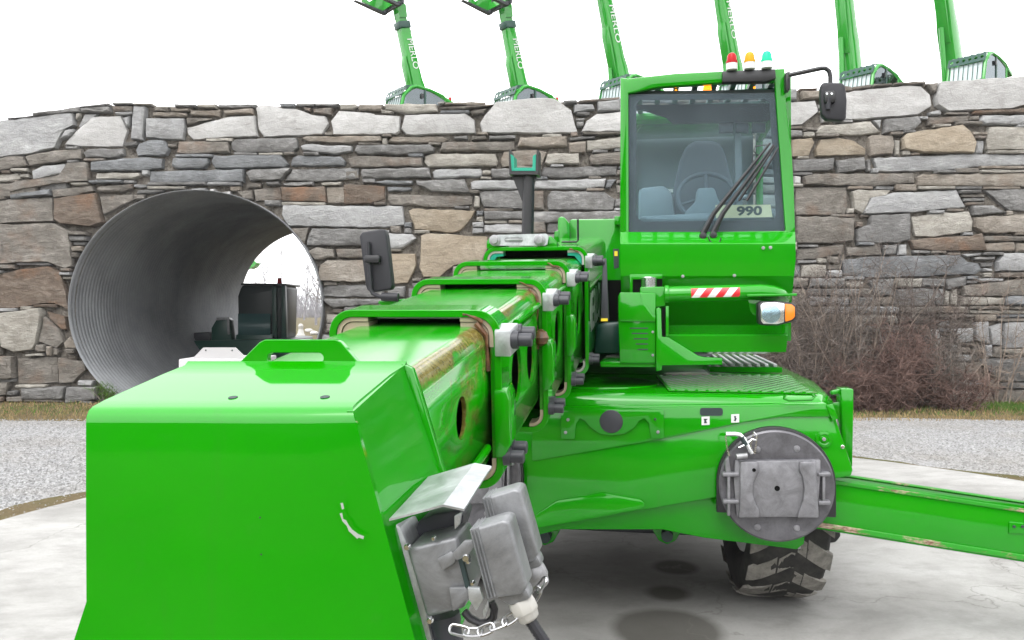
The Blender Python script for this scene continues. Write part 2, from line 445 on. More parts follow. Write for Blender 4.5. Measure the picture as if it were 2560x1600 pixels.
def a_cyl(bm, p0, p1, r0, r1=None, seg=20): a_tube(bm, [p0, p1], [r0, r1 if r1 is not None else r0], seg)

def a_lathe(bm, p, axis, prof, seg=24):
    """prof: list of (distance along axis, radius)"""
    axis = Vector(axis).normalized(); p = Vector(p); x, y = basis(axis); rings = []
    for (h, r) in prof:
        if r <= 1e-6: rings.append([bm.verts.new(p + axis * h)])
        else: rings.append([bm.verts.new(p + axis * h + (x * math.cos(t) + y * math.sin(t)) * r) for t in (2 * math.pi * j / seg for j in range(seg))])
    for a, b in zip(rings, rings[1:]):
        for j in range(seg):
            q = (j + 1) % seg
            if len(a) == 1 and len(b) == 1: continue
            if len(a) == 1: bm.faces.new((a[0], b[q], b[j]))
            elif len(b) == 1: bm.faces.new((a[j], a[q], b[0]))
            else: bm.faces.new((a[j], a[q], b[q], b[j]))
    if len(rings[0]) > 1: bm.faces.new(rings[0][::-1])
    if len(rings[-1]) > 1: bm.faces.new(rings[-1])

def a_plate(bm, outer, holes, vec):
    """flat plate with holes: outline loops in 3-D, thickness vector"""
    sub = bmesh.new(); E = []
    for loop in [outer] + list(holes):
        vs = [sub.verts.new(p) for p in loop]
        E += [sub.edges.new((vs[i], vs[(i + 1) % len(vs)])) for i in range(len(vs))]
    res = bmesh.ops.triangle_fill(sub, use_beauty=True, use_dissolve=False, edges=E)
    faces = [f for f in sub.faces]
    r = bmesh.ops.extrude_face_region(sub, geom=faces, use_keep_orig=True)
    nv = [g for g in r['geom'] if isinstance(g, bmesh.types.BMVert)]
    bmesh.ops.translate(sub, verts=nv, vec=Vector(vec))
    bmesh.ops.recalc_face_normals(sub, faces=sub.faces[:])
    tmp = bpy.data.meshes.new('tmp'); sub.to_mesh(tmp); sub.free()
    bm.from_mesh(tmp); bpy.data.meshes.remove(tmp)

def a_loft(bm, loops, closed=True, caps=False):
    rings = [[bm.verts.new(p) for p in L] for L in loops]
    n = len(rings[0])
    for a, b in zip(rings, rings[1:]):
        for j in range(n if closed else n - 1):
            q = (j + 1) % n
            bm.faces.new((a[j], a[q], b[q], b[j]))
    if caps: bm.faces.new(rings[0][::-1]); bm.faces.new(rings[-1])
    return rings

def rrect(x0, x1, y0, y1, r, seg=5):
    pts = []
    for cx, cy, a0 in ((x1 - r, y1 - r, 0), (x0 + r, y1 - r, 90), (x0 + r, y0 + r, 180), (x1 - r, y0 + r, 270)):
        for i in range(seg + 1):
            t = R(a0 + 90 * i / seg); pts.append((cx + r * math.cos(t), cy + r * math.sin(t)))
    return pts

def bake_shell(o, th, ang=R(40), offset=-1.0):
    md = o.modifiers.new('shell', 'SOLIDIFY'); md.thickness = th; md.offset = offset
    me = bpy.data.meshes.new_from_object(o.evaluated_get(bpy.context.evaluated_depsgraph_get()))
    o.modifiers.clear(); old = o.data; o.data = me; bpy.data.meshes.remove(old)
    me.polygons.foreach_set('use_smooth', [True] * len(me.polygons)); me.set_sharp_from_angle(angle=ang)
def text_mesh(txt, size, name, material, parent, mtx, extrude=0.0, bold=0.0):
    c = bpy.data.curves.new('tmp_text', 'FONT'); c.body = txt; c.size = size; c.extrude = extrude; c.offset = bold
    c.align_x = 'CENTER'; c.align_y = 'CENTER'
    o = bpy.data.objects.new('tmp_text', c); COL.objects.link(o)
    dg = bpy.context.evaluated_depsgraph_get()
    me = bpy.data.meshes.new_from_object(o.evaluated_get(dg))
    bpy.data.objects.remove(o); bpy.data.curves.remove(c)
    me.transform(mtx); me.materials.clear()
    return new_obj(name, me, material, parent)

def PW(u, v, Y):                               # photo pixel at distance Y -> world point
    return Vector(((u - 1280) / FPX * Y, Y, HC + (VH - v) / FPX * Y))

# ================================================================ SETTING
def sheet(name, loops_xy, z, material, thickness=0.0):
    bm = bmesh.new()
    if thickness: a_prism(bm, [(x, y, z - thickness) for x, y in loops_xy], (0, 0, thickness))
    else: bm.faces.new([bm.verts.new((x, y, z)) for x, y in loops_xy])
    o = finish(bm, name, material, smooth=False)
    if not thickness:
        for p in o.data.polygons:
            if p.normal.z < 0: p.flip()
    return tag(o, kind='structure')

GZ = -0.05
sheet('ground', [(-600, -300), (600, -300), (600, 900), (-600, 900)], GZ, M['ground'])
rg = random.Random(3)
far = [(-40 + i * 0.8, 11.75 + 0.16 * math.sin(i * 0.7) + rg.uniform(-0.12, 0.12)) for i in range(101)]
# unseen dark rise added behind the camera to darken reflections in the green paint
bm = bmesh.new(); g0 = random.Random(91); rr = []
for i in range(61):
    t = R(170 + 200 * i / 60); row = []
    for j, (d, z) in enumerate(((34, -.3), (35, 1.8), (37, 3.8), (40, 5.2), (46, 6.0), (70, 6.2))):
        k0 = 0 if j == 0 else 1
        row.append(((d + k0 * g0.uniform(-1, 1)) * math.cos(t), 4 + (d + k0 * g0.uniform(-1, 1)) * math.sin(t), z + k0 * g0.uniform(-.8, .8)))
    rr.append(row)
a_loft(bm, rr, closed=False)
dark_rise = finish(bm, 'added_dark_rise', twig_mat('dark_rise_surface', (0.05, 0.05, 0.038)), smooth=False); tag(dark_rise, kind='structure')
sheet('gravel_track', [(-40, 2.0), (40, 2.0)] + far[::-1], GZ + 0.006, M['gravel'])
PADC, PADR = (0.74, 4.78), 4.78
def ring_pts(r, wob, n=120, seed=1):
    g = random.Random(seed); ph = [g.uniform(0, 6.28) for _ in range(4)]
    return [(PADC[0] + (r + wob * (math.sin(3 * t + ph[0]) + 0.6 * math.sin(7 * t + ph[1]) + 0.4 * math.sin(17 * t + ph[2]) + g.uniform(-.4, .4))) * math.cos(t),
             PADC[1] + (r + wob * (math.sin(3 * t + ph[0]) + 0.6 * math.sin(7 * t + ph[1]) + 0.4 * math.sin(17 * t + ph[2]) + g.uniform(-.4, .4))) * math.sin(t)) for t in (2 * math.pi * i / n for i in range(n))]
sheet('dirt_border', ring_pts(PADR + 0.36, 0.15), GZ + 0.014, M['ground'])
STAINS_SHADE = [(1.01, 4.94, 0.135, 0.97, 0.025), (0.875, 4.49, 0.118, 0.92, 0.03), (0.77, 3.98, 0.27, 0.80, 0.035),
          (0.5, 4.80, 1.2, 0.55, 0.85), (-0.2, 3.6, 0.9, 0.30, 0.7)]  # wide soft mark under the machine: staining plus painted shade
STAINS_SHADE = STAINS_SHADE[3:] + STAINS_SHADE[:3]
bm = bmesh.new()
outl = ring_pts(PADR, 0.008, 160, 5)
a_prism(bm, [(x, y, -0.12) for x, y in outl], (0, 0, 0.12))
pad = finish(bm, 'concrete_pad', concrete(STAINS_SHADE), bev=0.012, seg=1)
tag(pad, kind='structure')

# gravel pebbles and grass blades: uncountable
def visible_x(u, Y): return (u - 1280) / FPX * Y
bm = bmesh.new(); g = random.Random(11)
def pebble(bm, x, y, z, s, g):
    vs = [bm.verts.new((x + s * g.uniform(.6, 1.2) * dx, y + s * g.uniform(.6, 1.2) * dy, z + s * g.uniform(.4, .9) * dz)) for dx, dy, dz in ((1, 0, 0), (0, 1, 0), (-1, 0, 0), (0, -1, 0), (0, 0, 1))]
    for i in range(4): bm.faces.new((vs[i], vs[(i + 1) % 4], vs[4]))
def pad_dist(x, y): return math.hypot(x - PADC[0], y - PADC[1]) - PADR
cnt = 0
while cnt < 14000:
    Y = 5.2 + 6.6 * g.random() ** 1.2
    u = g.uniform(-250, 330) if g.random() < 0.5 else g.uniform(2000, 2800)
    x = visible_x(u, Y)
    d = pad_dist(x, Y)
    if d < 0.03 or (d < 0.48 and g.random() > 0.40): continue
    pebble(bm, x, Y, GZ + 0.008, g.uniform(0.007, 0.020), g); cnt += 1
o = finish(bm, 'loose_gravel', M['gravel'], smooth=False); tag(o, 'loose white gravel stones scattered between the pad and the grass', 'gravel', kind='stuff')

def blades(name, n, pick, hrange, material, label, seed):
    bm = bmesh.new(); g = random.Random(seed)
    for _ in range(n):
        x, y = pick(g); h = g.uniform(*hrange); t = g.uniform(0, 6.28); w = g.uniform(.003, .007)
        lx, ly = g.uniform(-.6, .6) * h, g.uniform(-.6, .6) * h
        a = bm.verts.new((x - w * math.cos(t), y - w * math.sin(t), GZ)); b = bm.verts.new((x + w * math.cos(t), y + w * math.sin(t), GZ))
        m1 = bm.verts.new((x + lx * .4 + w * math.cos(t) * .7, y + ly * .4, GZ + h * .6)); c = bm.verts.new((x + lx, y + ly, GZ + h))
        bm.faces.new((a, b, m1)); bm.faces.new((a, m1, c))
    o = finish(bm, name, material, smooth=False, recalc=False)
    return tag(o, label, 'grass', kind='stuff')
def strip(g):
    Y = g.uniform(11.6, 14.0); u = g.uniform(-200, 420) if g.random() < 0.4 else g.uniform(2030, 2750)
    return visible_x(u, Y), Y
blades('dry_grass', 9000, strip, (0.015, 0.07), M['straw'], 'dry brown grass along the foot of the wall', 21)
def patch(g):
    Y = g.uniform(12.2, 13.7)
    if g.random() < 0.55: return g.gauss(visible_x(2540, 13), 0.22), g.gauss(13.1, .22)
    u = g.uniform(-200, 300) if g.random() < .4 else g.uniform(2030, 2700)
    return visible_x(u, Y), Y
blades('green_grass', 3000, patch, (0.02, 0.10), M['grass'], 'thin green grass at the foot of the stone wall', 22)

# ---------------------------------------------------------------- stone wall
WY = 14.0
TOP = [(-900, 480), (-600, 420), (0, 302), (80, 287), (198, 267), (262, 257), (440, 260), (860, 258), (1235, 254), (1320, 249), (1400, 248), (1550, 242), (1960, 223), (2227, 208), (2560, 187), (3000, 165), (3400, 155)]
def topv(u):
    for (a, b), (c, d) in zip(TOP, TOP[1:]):
        if a <= u <= c: return b + (d - b) * (u - a) / (c - a)
    return TOP[0][1] if u < TOP[0][0] else TOP[-1][1]
TUC, TVC, TRU, TRV = 496.0, 766.0, 313.0, 287.0          # tunnel mouth ellipse in pixels
ZN = {'1': (0, 240, 5.04), '2': (440, 240, 5.04), '3': (860, 240, 5.04), '4': (1200, 240, 5.04), '5': (1960, 180, 4.033),
      '6': (1960, 440, 4.033), '7': (640, 480, 4.033), '8': (0, 560, 3.0233), '9': (1960, 640, 3.6), 'A': (0, 200, 2.689)}
STONES = '''
1p -60,330 120,300 380,285 760,225 930,225 950,370 860,395 800,480 710,660 560,690 430,730 300,745 -60,780
1w 820,620 990,430 1180,265 1530,245 1610,440 1540,640 1100,640
1p 990,390 1070,225 1230,225 1010,410
1c 965,290 975,225 1035,215 1030,260 975,310
1p 780,550 850,440 940,420 945,460 900,520
1p 1560,280 1650,255 1645,380 1620,400
1p 1700,140 1850,145 1810,560 1650,545
1p 1850,285 2335,285 2340,400 2310,555 1850,530
1g 1040,170 1390,135 1410,210 1050,215
1g 1010,155 1380,95 1390,130 1040,160
1g 430,240 1000,140 1020,200 440,265
1g 100,300 410,240 410,270 120,305
1k 1450,135 1690,130 1680,210 1450,200
1g 1430,90 1690,95 1690,120 1440,125
1c 1700,98 1930,100 1925,125 1710,125
1k 1950,135 2135,140 2130,205 1950,200
1t 2150,140 2430,145 2420,200 2150,200
1t 1945,215 2360,220 2370,270 1950,270
1g 1580,590 1740,575 1745,620 1590,650
1g 1060,720 1120,670 1560,660 1570,740 1500,780 1090,780
1b 1720,690 1760,600 1900,555 2080,570 2140,680 2100,750 1740,760
1b 1165,840 1560,790 1880,775 2060,790 2050,910 1800,945 1165,950
2b -45,880 -30,790 0,780 410,780 420,840 370,910 0,915
1c 1205,1060 1215,965 1770,965 1780,1010 1690,1055
2b -348,1090 -330,945 860,930 860,1090
1k 1210,1190 1260,1140 1690,1105 1690,1160 1560,1215 1250,1215
1g 1720,1240 1740,1185 2080,1175 2050,1210
1k -60,830 100,765 310,765 370,880 -60,960
1k 340,770 700,690 1040,665 1040,790 400,890
1c -60,1000 230,965 270,1050 -60,1105
1p 415,950 560,880 830,850 870,970 600,1020 430,1060
1k 880,850 1120,845 1140,1080 700,1110 160,1220 160,1130 600,1050 900,985
1k -60,1110 20,1120 90,1300 -60,1330
1b 140,1260 280,1225 660,1180 660,1250 150,1305
1k 670,1190 1170,1120 1190,1200 1000,1260 680,1290
Ak -30,700 250,690 262,780 -30,790
Ag 265,700 450,675 462,750 268,780
Ak -30,810 360,790 370,950 -30,970
Ar 375,800 650,760 700,960 620,990 420,970 380,940
1k 1270,1270 1400,1260 1680,1240 1700,1300 1440,1440 1310,1500
8k -30,10 430,0 545,60 570,320 520,340 380,290 180,290 -30,310
8r -30,390 150,345 380,320 470,370 500,480 530,655 420,600 330,600 100,640 -30,640
8c 0,680 320,635 335,670 290,900 260,950 120,965 30,930
8k 345,700 460,800 490,890 440,940 330,900 295,890
8r 360,660 500,700 510,800 470,800 380,720
8t 500,900 540,850 600,900 600,940 510,940
8k -30,1000 110,1000 120,1160 80,1170 -30,1170
8k 135,1015 440,1000 445,1200 300,1215 140,1210
8k 450,1010 650,1040 660,1100 560,1200 450,1205
8g 185,1240 520,1225 500,1320 190,1320
8g 530,1230 745,1230 750,1320 520,1350
8k -30,1200 80,1190 60,1290 -30,1300
8c 200,985 340,970 345,995 210,1005
2w 135,400 700,265 1000,255 1035,510 215,550 140,480
2w 1010,150 1060,115 1220,120 1350,160 1500,160 1720,240 1890,260 1930,360 1850,490 1110,520 1040,420
3w -162,320 -57,195 380,230 400,245 710,265 705,460 660,490 0,495 -130,490
2g 0,110 260,115 260,150 0,150
2c 270,105 510,105 510,160 280,150
2g 530,105 1010,105 990,155 530,155
2t -10,165 180,160 170,200 -10,205
2t 180,180 570,175 560,265 190,245
2t 610,190 980,165 990,240 620,240
2k 130,270 480,290 140,370
2b 1300,95 1500,100 1500,145 1330,145
2g 1515,95 1760,95 1750,135 1520,130
2g 1770,100 2060,100 2040,140 1770,140
2k 1610,145 1720,160 1700,210 1620,180
2k 1735,170 1980,150 1970,250 1740,225
2c 2075,110 2270,105 2290,150 2230,190 2075,180
2k 10,720 40,570 670,570 680,720 400,720 200,735
2g 700,590 740,545 1520,530 1545,650 1480,715 760,715 700,670
2t 1590,530 1640,510 2590,505 2600,570 2200,600 1680,585
2p 1580,640 1640,615 2230,640 2220,700 2000,740 1820,720 1600,690
2b 450,830 490,755 1330,745 1430,870 1380,905 500,915
2b 1440,850 1470,770 1540,745 2080,760 2140,830 2120,880 1450,885
2g 890,970 960,930 1460,915 1330,1060 940,1075
2g 1470,925 2310,905 2300,1040 1800,1080 1380,1070
2k 880,1130 960,1090 1090,1100 1080,1160 900,1160
2g 1145,1090 1310,1080 1310,1130 1150,1130
2g 1340,1100 1740,1075 1740,1130 1360,1140
2c 1830,1100 2100,1080 2080,1130 1840,1140
2k 980,1180 1320,1140 1340,1310 1000,1330
2r 1330,1150 1880,1140 1900,1340 1340,1330
2t 1890,1150 2640,1130 2640,1340 1910,1350
2k 770,1200 970,1190 970,1300 860,1310
2w 450,1180 510,1175 510,1215 450,1210
2w 600,1210 700,1200 700,1250 610,1235
2p 200,1170 400,1160 390,1200 220,1195
3w 725,420 770,245 1530,215 1650,310 1660,470 1150,480 900,505 790,490
4w 0,350 60,250 200,90 340,75 630,45 930,45 1150,190 1230,460 900,480 30,465
3c 520,110 1165,105 1190,205 760,230 530,180
3t 190,115 495,110 490,200 200,190
3c 470,180 640,210 600,240 480,230
3k 1210,160 1900,105 1840,130 1500,180 1230,180
3w 1180,100 1280,75 1260,110 1190,120
3k 1590,200 1800,170 1760,230 1620,250
3t 540,590 600,510 1240,500 1310,550 1280,580 900,600
3g 1380,510 1560,500 1560,550 1390,550
3k 1610,510 1790,500 1800,555 1610,560
3g 1820,510 2170,500 2160,550 1830,560
3g 130,700 160,620 1080,620 1140,660 1130,715 800,745 180,735
3k 1210,700 1240,590 2150,575 2160,690 1800,700
4t 470,640 510,530 1090,515 1100,640 700,660
3c 1010,840 1020,760 1100,730 1910,740 1940,840 1920,890 1060,900
3k 40,790 170,755 500,770 990,780 990,890 90,905
3k 0,930 190,920 190,1040 0,1070
3g 215,960 230,920 1080,910 1095,1030 230,1040
3p 1115,960 1150,925 1720,915 1750,960 1740,1020 1130,1040
3g 1850,960 1860,920 2200,920 2200,1030 1870,1035
3b 370,1090 550,1060 870,1070 870,1120 540,1120
3b 540,1140 860,1150 850,1190 550,1210
3g 910,1070 1520,1050 1590,1220 1100,1200 920,1120
3p 1600,1100 1640,1070 2330,1060 2330,1180 1610,1185
3k 545,1310 560,1240 1630,1250 1620,1370 1300,1410 600,1370
3g 1700,1230 1760,1200 2270,1195 2280,1430 1760,1400
3r 0,1120 520,1140 520,1300 340,1360 0,1365
4p 1180,110 1420,110 1450,180 1180,220
4p 1480,80 1760,50 1760,190 1480,200
4w 1270,460 1340,320 1470,230 1760,205 2100,200 2100,460
4g 1050,70 1220,60 1220,110 1070,110
4k 1240,70 1760,15 1760,45 1250,100
4g 1200,290 1320,285 1300,330 1210,330
4g 1120,530 1450,500 1450,540 1130,570
4t 1110,600 1330,580 1330,720 1130,720
4c 1340,570 1900,505 1900,650 1340,700
4t 250,830 300,700 700,680 840,710 780,880 280,900
4c 820,850 850,740 1240,730 1250,860 860,870
4k 1370,800 1400,740 1900,690 1900,860 1400,870
4g 770,1010 800,900 1730,880 1720,1000 1000,1040
4p 670,1060 1590,1045 1560,1150 1300,1175 680,1180
4b 1600,1050 1720,1050 1640,1160 1575,1160
4g 850,1260 900,1205 1560,1200 1700,1300 1680,1440 860,1440
4k 660,1200 800,1200 810,1440 670,1440
4g 50,1450 150,1450 400,1460 550,1450 550,1560 60,1560
4g 670,1460 1300,1470 1700,1450 1760,1460 1760,1600 680,1600
7p 270,230 280,140 1480,145 1500,330 1300,360 330,345
7T 1540,190 1580,170 2210,190 2180,260 2060,390 1990,415 1600,380
7T 1665,440 1720,415 2340,450 2340,560 2280,700 2000,740 1850,860 1690,860 1650,760
7g 520,500 570,370 1240,380 1240,545 520,540
7p 1260,420 1580,430 1620,470 1480,570 1270,570
7k 530,600 620,560 790,580 800,660 600,690
7k 810,580 1260,570 1260,680 830,660
7t 650,740 720,690 1280,690 1280,910 620,900
7T 1310,620 1610,625 1620,730 1530,920 1400,930 1310,900
7g 670,980 700,940 1280,930 1300,1060 660,1055
7g 1330,960 1510,950 1500,1060 1340,1070
7g 680,1075 1280,1080 1320,1120 780,1170 700,1110
7k 340,370 540,360 490,540 450,500
5w 500,225 1200,140 1380,145 1470,230 1485,340 1350,430 800,480 500,490
5w 1515,280 1560,110 2600,30 2600,280 2300,370 1640,405 1530,340
5w -250,330 310,290 340,400 170,540 -250,570
5p -100,190 115,180 115,290 -100,305
5t 170,195 370,190 370,280 170,285
5r 160,165 330,162 330,185 160,190
5k 690,150 880,120 880,160 690,185
5k 890,125 1080,115 1080,140 890,155
5k 1090,120 1420,95 1420,125 1100,140
5k 1440,130 1540,110 1520,220 1480,210
5w 370,430 480,450 470,500 380,510
5c 300,630 370,540 870,500 970,610 760,640
5p 890,490 980,480 970,570
5g 1000,580 1010,480 1340,450 1370,510 1310,580 1000,620
5k 1450,455 1860,440 1850,500 1440,540
5r 1900,400 2600,355 2600,415 1900,430
5p 1960,500 2000,440 2600,440 2600,530 1990,540
5p 1450,410 1580,375 1590,430 1460,440
5T 60,690 270,670 295,720 240,850 70,860
5T 310,790 360,680 540,660 700,690 830,780 820,840 320,850
5t 840,670 880,640 1090,640 1110,740 1090,830 860,850
5T 1175,680 1220,630 1780,535 1860,600 1920,720 1900,820 1380,820 1190,780
5c 2020,690 2060,555 2600,560 2600,790 2030,790
5g 70,890 500,870 490,980 430,1000 90,1010
5g 510,900 800,865 810,990 540,1020
5g 820,890 870,880 870,1010 830,1010
5p 890,870 1800,825 2600,830 2600,930 1900,960 1500,1000 950,1005
5k 180,1060 300,1035 1300,1020 1310,1120 900,1160 200,1140
5t 1340,1060 1400,1030 2600,1020 2600,1160 1340,1150
5w 90,1050 160,1060 160,1140 100,1130
6k 100,120 630,110 640,300 620,390 110,400
6c 670,160 740,140 1060,150 840,200 780,380 700,340
6p 790,360 860,210 1100,170 1740,140 1830,310 1300,370 800,385
6g 1880,300 1900,400 2250,370 2110,300
6g 2010,150 2600,120 2600,370 2270,350 2150,260
6k 110,410 700,420 690,650 480,680 120,680
6g 720,540 850,490 860,400 1250,385 1260,640 1130,680 730,670
6c 1275,410 1480,380 1860,360 1900,450 1890,560 1500,620 1320,610
6t 1910,420 2600,380 2600,570 2000,580 1910,520
6r 1260,650 1400,630 1900,600 1980,580 2030,750 1720,760 1300,740
6k 620,720 980,690 980,800 630,810
6g 990,700 1130,690 1120,790 1000,800
6p 1150,690 1230,690 1230,800 1140,800
6k 120,740 600,690 580,790 300,840 120,850
6b 580,850 860,815 1760,800 1830,870 1930,880 1970,950 1920,990 940,1030 600,1000
6p 1770,790 1990,770 1980,800 1830,820
6g 1900,825 2120,805 2120,850 1920,850
6g 1980,870 2120,870 2100,920 1990,920
6p 2135,870 2200,780 2600,780 2600,960 2140,960
6g 1600,1050 1820,1010 1820,1100 1640,1150
6g 850,1050 1100,1035 1100,1210 900,1210
6k 1780,1110 2600,1010 2600,1210 1800,1210
9p 1710,600 1830,590 1850,800 1720,760
9p 1840,640 1950,600 1960,810 1870,800
9p 1970,600 2300,580 2300,830 1970,830
9g 1720,930 2300,900 2300,1130 1950,1130
9p 1500,660 1680,650 1680,770 1560,780
9w 1310,670 1380,660 1430,750 1380,800
9g 1340,590 1480,570 1500,640 1380,640
'''
stones = []
for line in STONES.strip().splitlines():
    head, *pp = line.split()
    ox, oy, sc = ZN[head[0]]
    stones.append((head[1], [(ox + float(a) / sc, oy + float(b) / sc) for a, b in (q.split(',') for q in pp)]))

# free cells between the traced stones are filled with small stones in courses
CELL = 5.0; U0, U1, V0, V1 = -700, 3260, 150, 1020
nu, nv = int((U1 - U0) / CELL), int((V1 - V0) / CELL)
uu = U0 + (np.arange(nu) + 0.5) * CELL; vv = V0 + (np.arange(nv) + 0.5) * CELL
GU, GV = np.meshgrid(uu, vv)
occ = GV < np.array([topv(u) for u in uu])[None, :] + 2
occ |= ((GU - TUC) / (TRU + 8)) ** 2 + ((GV - TVC) / (TRV + 8)) ** 2 < 1
for _, poly in stones:
    ins = np.zeros_like(occ); n = len(poly)
    for i in range(n):
        (x1, y1), (x2, y2) = poly[i], poly[(i + 1) % n]
        if y1 == y2: continue
        c = ((y1 > GV) != (y2 > GV)) & (GU < (x2 - x1) * (GV - y1) / (y2 - y1) + x1)
        ins ^= c
    occ |= ins
g = random.Random(17)
bnd = [0]
while bnd[-1] < nv: bnd.append(bnd[-1] + g.choice((4, 5, 6, 7, 9)))
def to_course(j):
    for q in bnd:
        if q > j: return q - j
    return 3
for j in range(nv):
    i = 0
    while i < nu:
        if occ[j, i]: i += 1; continue
        best = None
        for hh in {to_course(j), max(2, to_course(j) // 2)}:
            h = 0
            while h < hh and j + h < nv and not occ[j + h, i]: h += 1
            ww = g.randint(9, 36); w = 0
            while w < ww and i + w < nu and not occ[j:j + h, i + w].any(): w += 1
            sc = w * h * (1.0 if w >= 1.3 * h else 0.35)
            if best is None or sc > best[0]: best = (sc, w, h)
        _, w, h = best
        occ[j:j + h, i:i + w] = True
        if w * h >= 10 and w >= 3 and h >= 2:
            x0, y0, x1, y1 = U0 + i * CELL, V0 + j * CELL, U0 + (i + w) * CELL, V0 + (j + h) * CELL
            e = min(4.0, 0.16 * min(x1 - x0, y1 - y0)); q = lambda: g.uniform(0, e)
            key = g.choice('kkkggtcpr' if (x0 < 700 and y0 > 480) else 'ggkkkbtpcc')
            stones.append((key, [(x0 + q(), y0 + q()), ((x0 + x1) / 2, y0 + q() * .6), (x1 - q(), y0 + q()), (x1 - q() * .5, (y0 + y1) / 2), (x1 - q(), y1 - q()), ((x0 + x1) / 2, y1 - q() * .6), (x0 + q(), y1 - q()), (x0 + q() * .5, (y0 + y1) / 2)]))
        i += max(1, w)

PX = WY / FPX
def a_stone(bm, poly, g, mi=0):
    """irregular faced block from an outline in photo pixels, about its own centre"""
    us = [p[0] for p in poly]; vs = [p[1] for p in poly]
    cu, cv = (min(us) + max(us)) / 2, (min(vs) + max(vs)) / 2
    w, h = max(us) - min(us), max(vs) - min(vs)
    gap = -0.2 if min(w, h) > 22 else (0.2 if min(w, h) > 14 else 0.4)
    pts = []
    n = len(poly)
    for i in range(n):
        (x1, y1), (x2, y2) = poly[i], poly[(i + 1) % n]
        L = math.hypot(x2 - x1, y2 - y1); m = max(1, int(L / 16))
        nx, ny = -(y2 - y1) / (L + 1e-6), (x2 - x1) / (L + 1e-6)
        for q in range(m):
            t = q / m; j = g.uniform(-1.5, 1.5) if q else g.uniform(-.6, .6)
            pts.append((x1 + (x2 - x1) * t + nx * j, y1 + (y2 - y1) * t + ny * j))
    front = -g.uniform(0.0, 0.07) - (g.uniform(0, 0.10) if (cu < 300 and cv > 520) else g.uniform(0, 0.04))
    tiltx, tiltz = g.uniform(-.05, .05), g.uniform(-.10, .04)
    def ring(inset, y, jit):
        sx = max(0.15, 1 - 2 * inset / w); sz = max(0.15, 1 - 2 * inset / h); out = []
        for (x, v) in pts:
            dx, dz = (x - cu) * sx * PX, -(v - cv) * sz * PX
            out.append((dx, y + (tiltx * dx + tiltz * dz if y < 0.15 else 0) + g.uniform(-jit, jit), dz))
        return out
    mn = min(w, h)
    loops = [ring(gap, 0.24, 0), ring(gap, front + 0.045, 0.004), ring(gap + min(2.2, .09 * mn), front + 0.008, 0.005), ring(gap + 0.22 * mn, front - 0.004, 0.010)]
    rings = a_loft(bm, loops)
    last = rings[-1]
    f = bm.faces.new(last); bmesh.ops.triangulate(bm, faces=[f], quad_method='BEAUTY', ngon_method='BEAUTY')
    return cu, cv

wall = empty('stone_wall', (0, WY, GZ), label='long dry-laid wall of rough grey and tan stones, arched over the pipe tunnel', cat='stone wall')
def area(s):
    us = [p[0] for p in s[1]]; vs = [p[1] for p in s[1]]
    inside = min(max(us), 2560) - max(min(us), 0)
    return (max(us) - min(us)) * (max(vs) - min(vs)) * (1.0 if inside > 0 else 0.02)
stones.sort(key=area, reverse=True)
g = random.Random(29)
for key, poly in stones[:298]:
    bm = bmesh.new(); cu, cv = a_stone(bm, poly, g)
    o = finish(bm, 'stone', M[key], wall, smooth=True, ang=R(34))
    o.location = ((cu - 1280) * PX, 0.0, HC + (VH - cv) * PX - GZ)
rest = stones[298:]
bm = bmesh.new(); keys = list('wpgbktTrc')
for key, poly in rest:
    sub = bmesh.new(); cu, cv = a_stone(sub, poly, g)
    bmesh.ops.translate(sub, verts=sub.verts[:], vec=((cu - 1280) * PX, 0, HC + (VH - cv) * PX - GZ))
    for f in sub.faces: f.material_index = keys.index(key)
    tmp = bpy.data.meshes.new('t'); sub.to_mesh(tmp); sub.free(); bm.from_mesh(tmp); bpy.data.meshes.remove(tmp)
o = finish(bm, 'small_stones', None, wall, smooth=False)
for kk in keys: o.data.materials.append(M[kk])
tag(o, kind='stuff')

# earth core behind the stones, with the tunnel hole, and the bank it carries
def ell(cx, cz, rx, rz, y, n=72): return [(cx + rx * math.cos(2 * math.pi * i / n), y, cz + rz * math.sin(2 * math.pi * i / n)) for i in range(n)]
TCX, TZ0, TZ1 = (TUC - 1280) * PX, HC + (VH - TVC) * PX, 1.83
TRX, TRZ, TY1 = TRU * PX, TRV * PX, 22.7
prof = [((u - 1280) * PX, HC + (VH - v) * PX - 0.035) for u, v in TOP]
xs0, xs1 = prof[0][0], prof[-1][0]
bm = bmesh.new()
fr = [(xs0, 14.065, GZ - .5)] + [(x, 14.065, z) for x, z in prof] + [(xs1, 14.065, GZ - .5)]
a_plate(bm, fr, [ell(TCX, TZ0, TRX + .01, TRZ + .01, 14.065)], (0, 0.10, 0))
bk = [(xs0, TY1 - .15, GZ - .5)] + [(x, TY1 - .15, z - .25) for x, z in prof] + [(xs1, TY1 - .15, GZ - .5)]
a_plate(bm, bk, [ell(TCX, TZ1, TRX + .01, TRZ + .01, TY1 - .15)], (0, 0.10, 0))
bmesh.ops.translate(bm, verts=bm.verts[:], vec=(0, -WY, -GZ))
finish(bm, 'wall_core', M['earth'], wall, smooth=False)
bm = bmesh.new()
for (x, z), (x2, z2) in zip(prof, prof[1:]):
    bm.faces.new([bm.verts.new(p) for p in ((x, 14.2, z - .12), (x2, 14.2, z2 - .12), (x2, TY1 - .05, z2 - .25), (x, TY1 - .05, z - .25))])
o = finish(bm, 'embankment_top', M['ground'], smooth=False, recalc=False); tag(o, kind='structure')
def bank_z(x):
    for (a, b), (c, d) in zip(prof, prof[1:]):
        if a <= x <= c: return b + (d - b) * (x - a) / (c - a) - .22
    return prof[-1][1] - .22

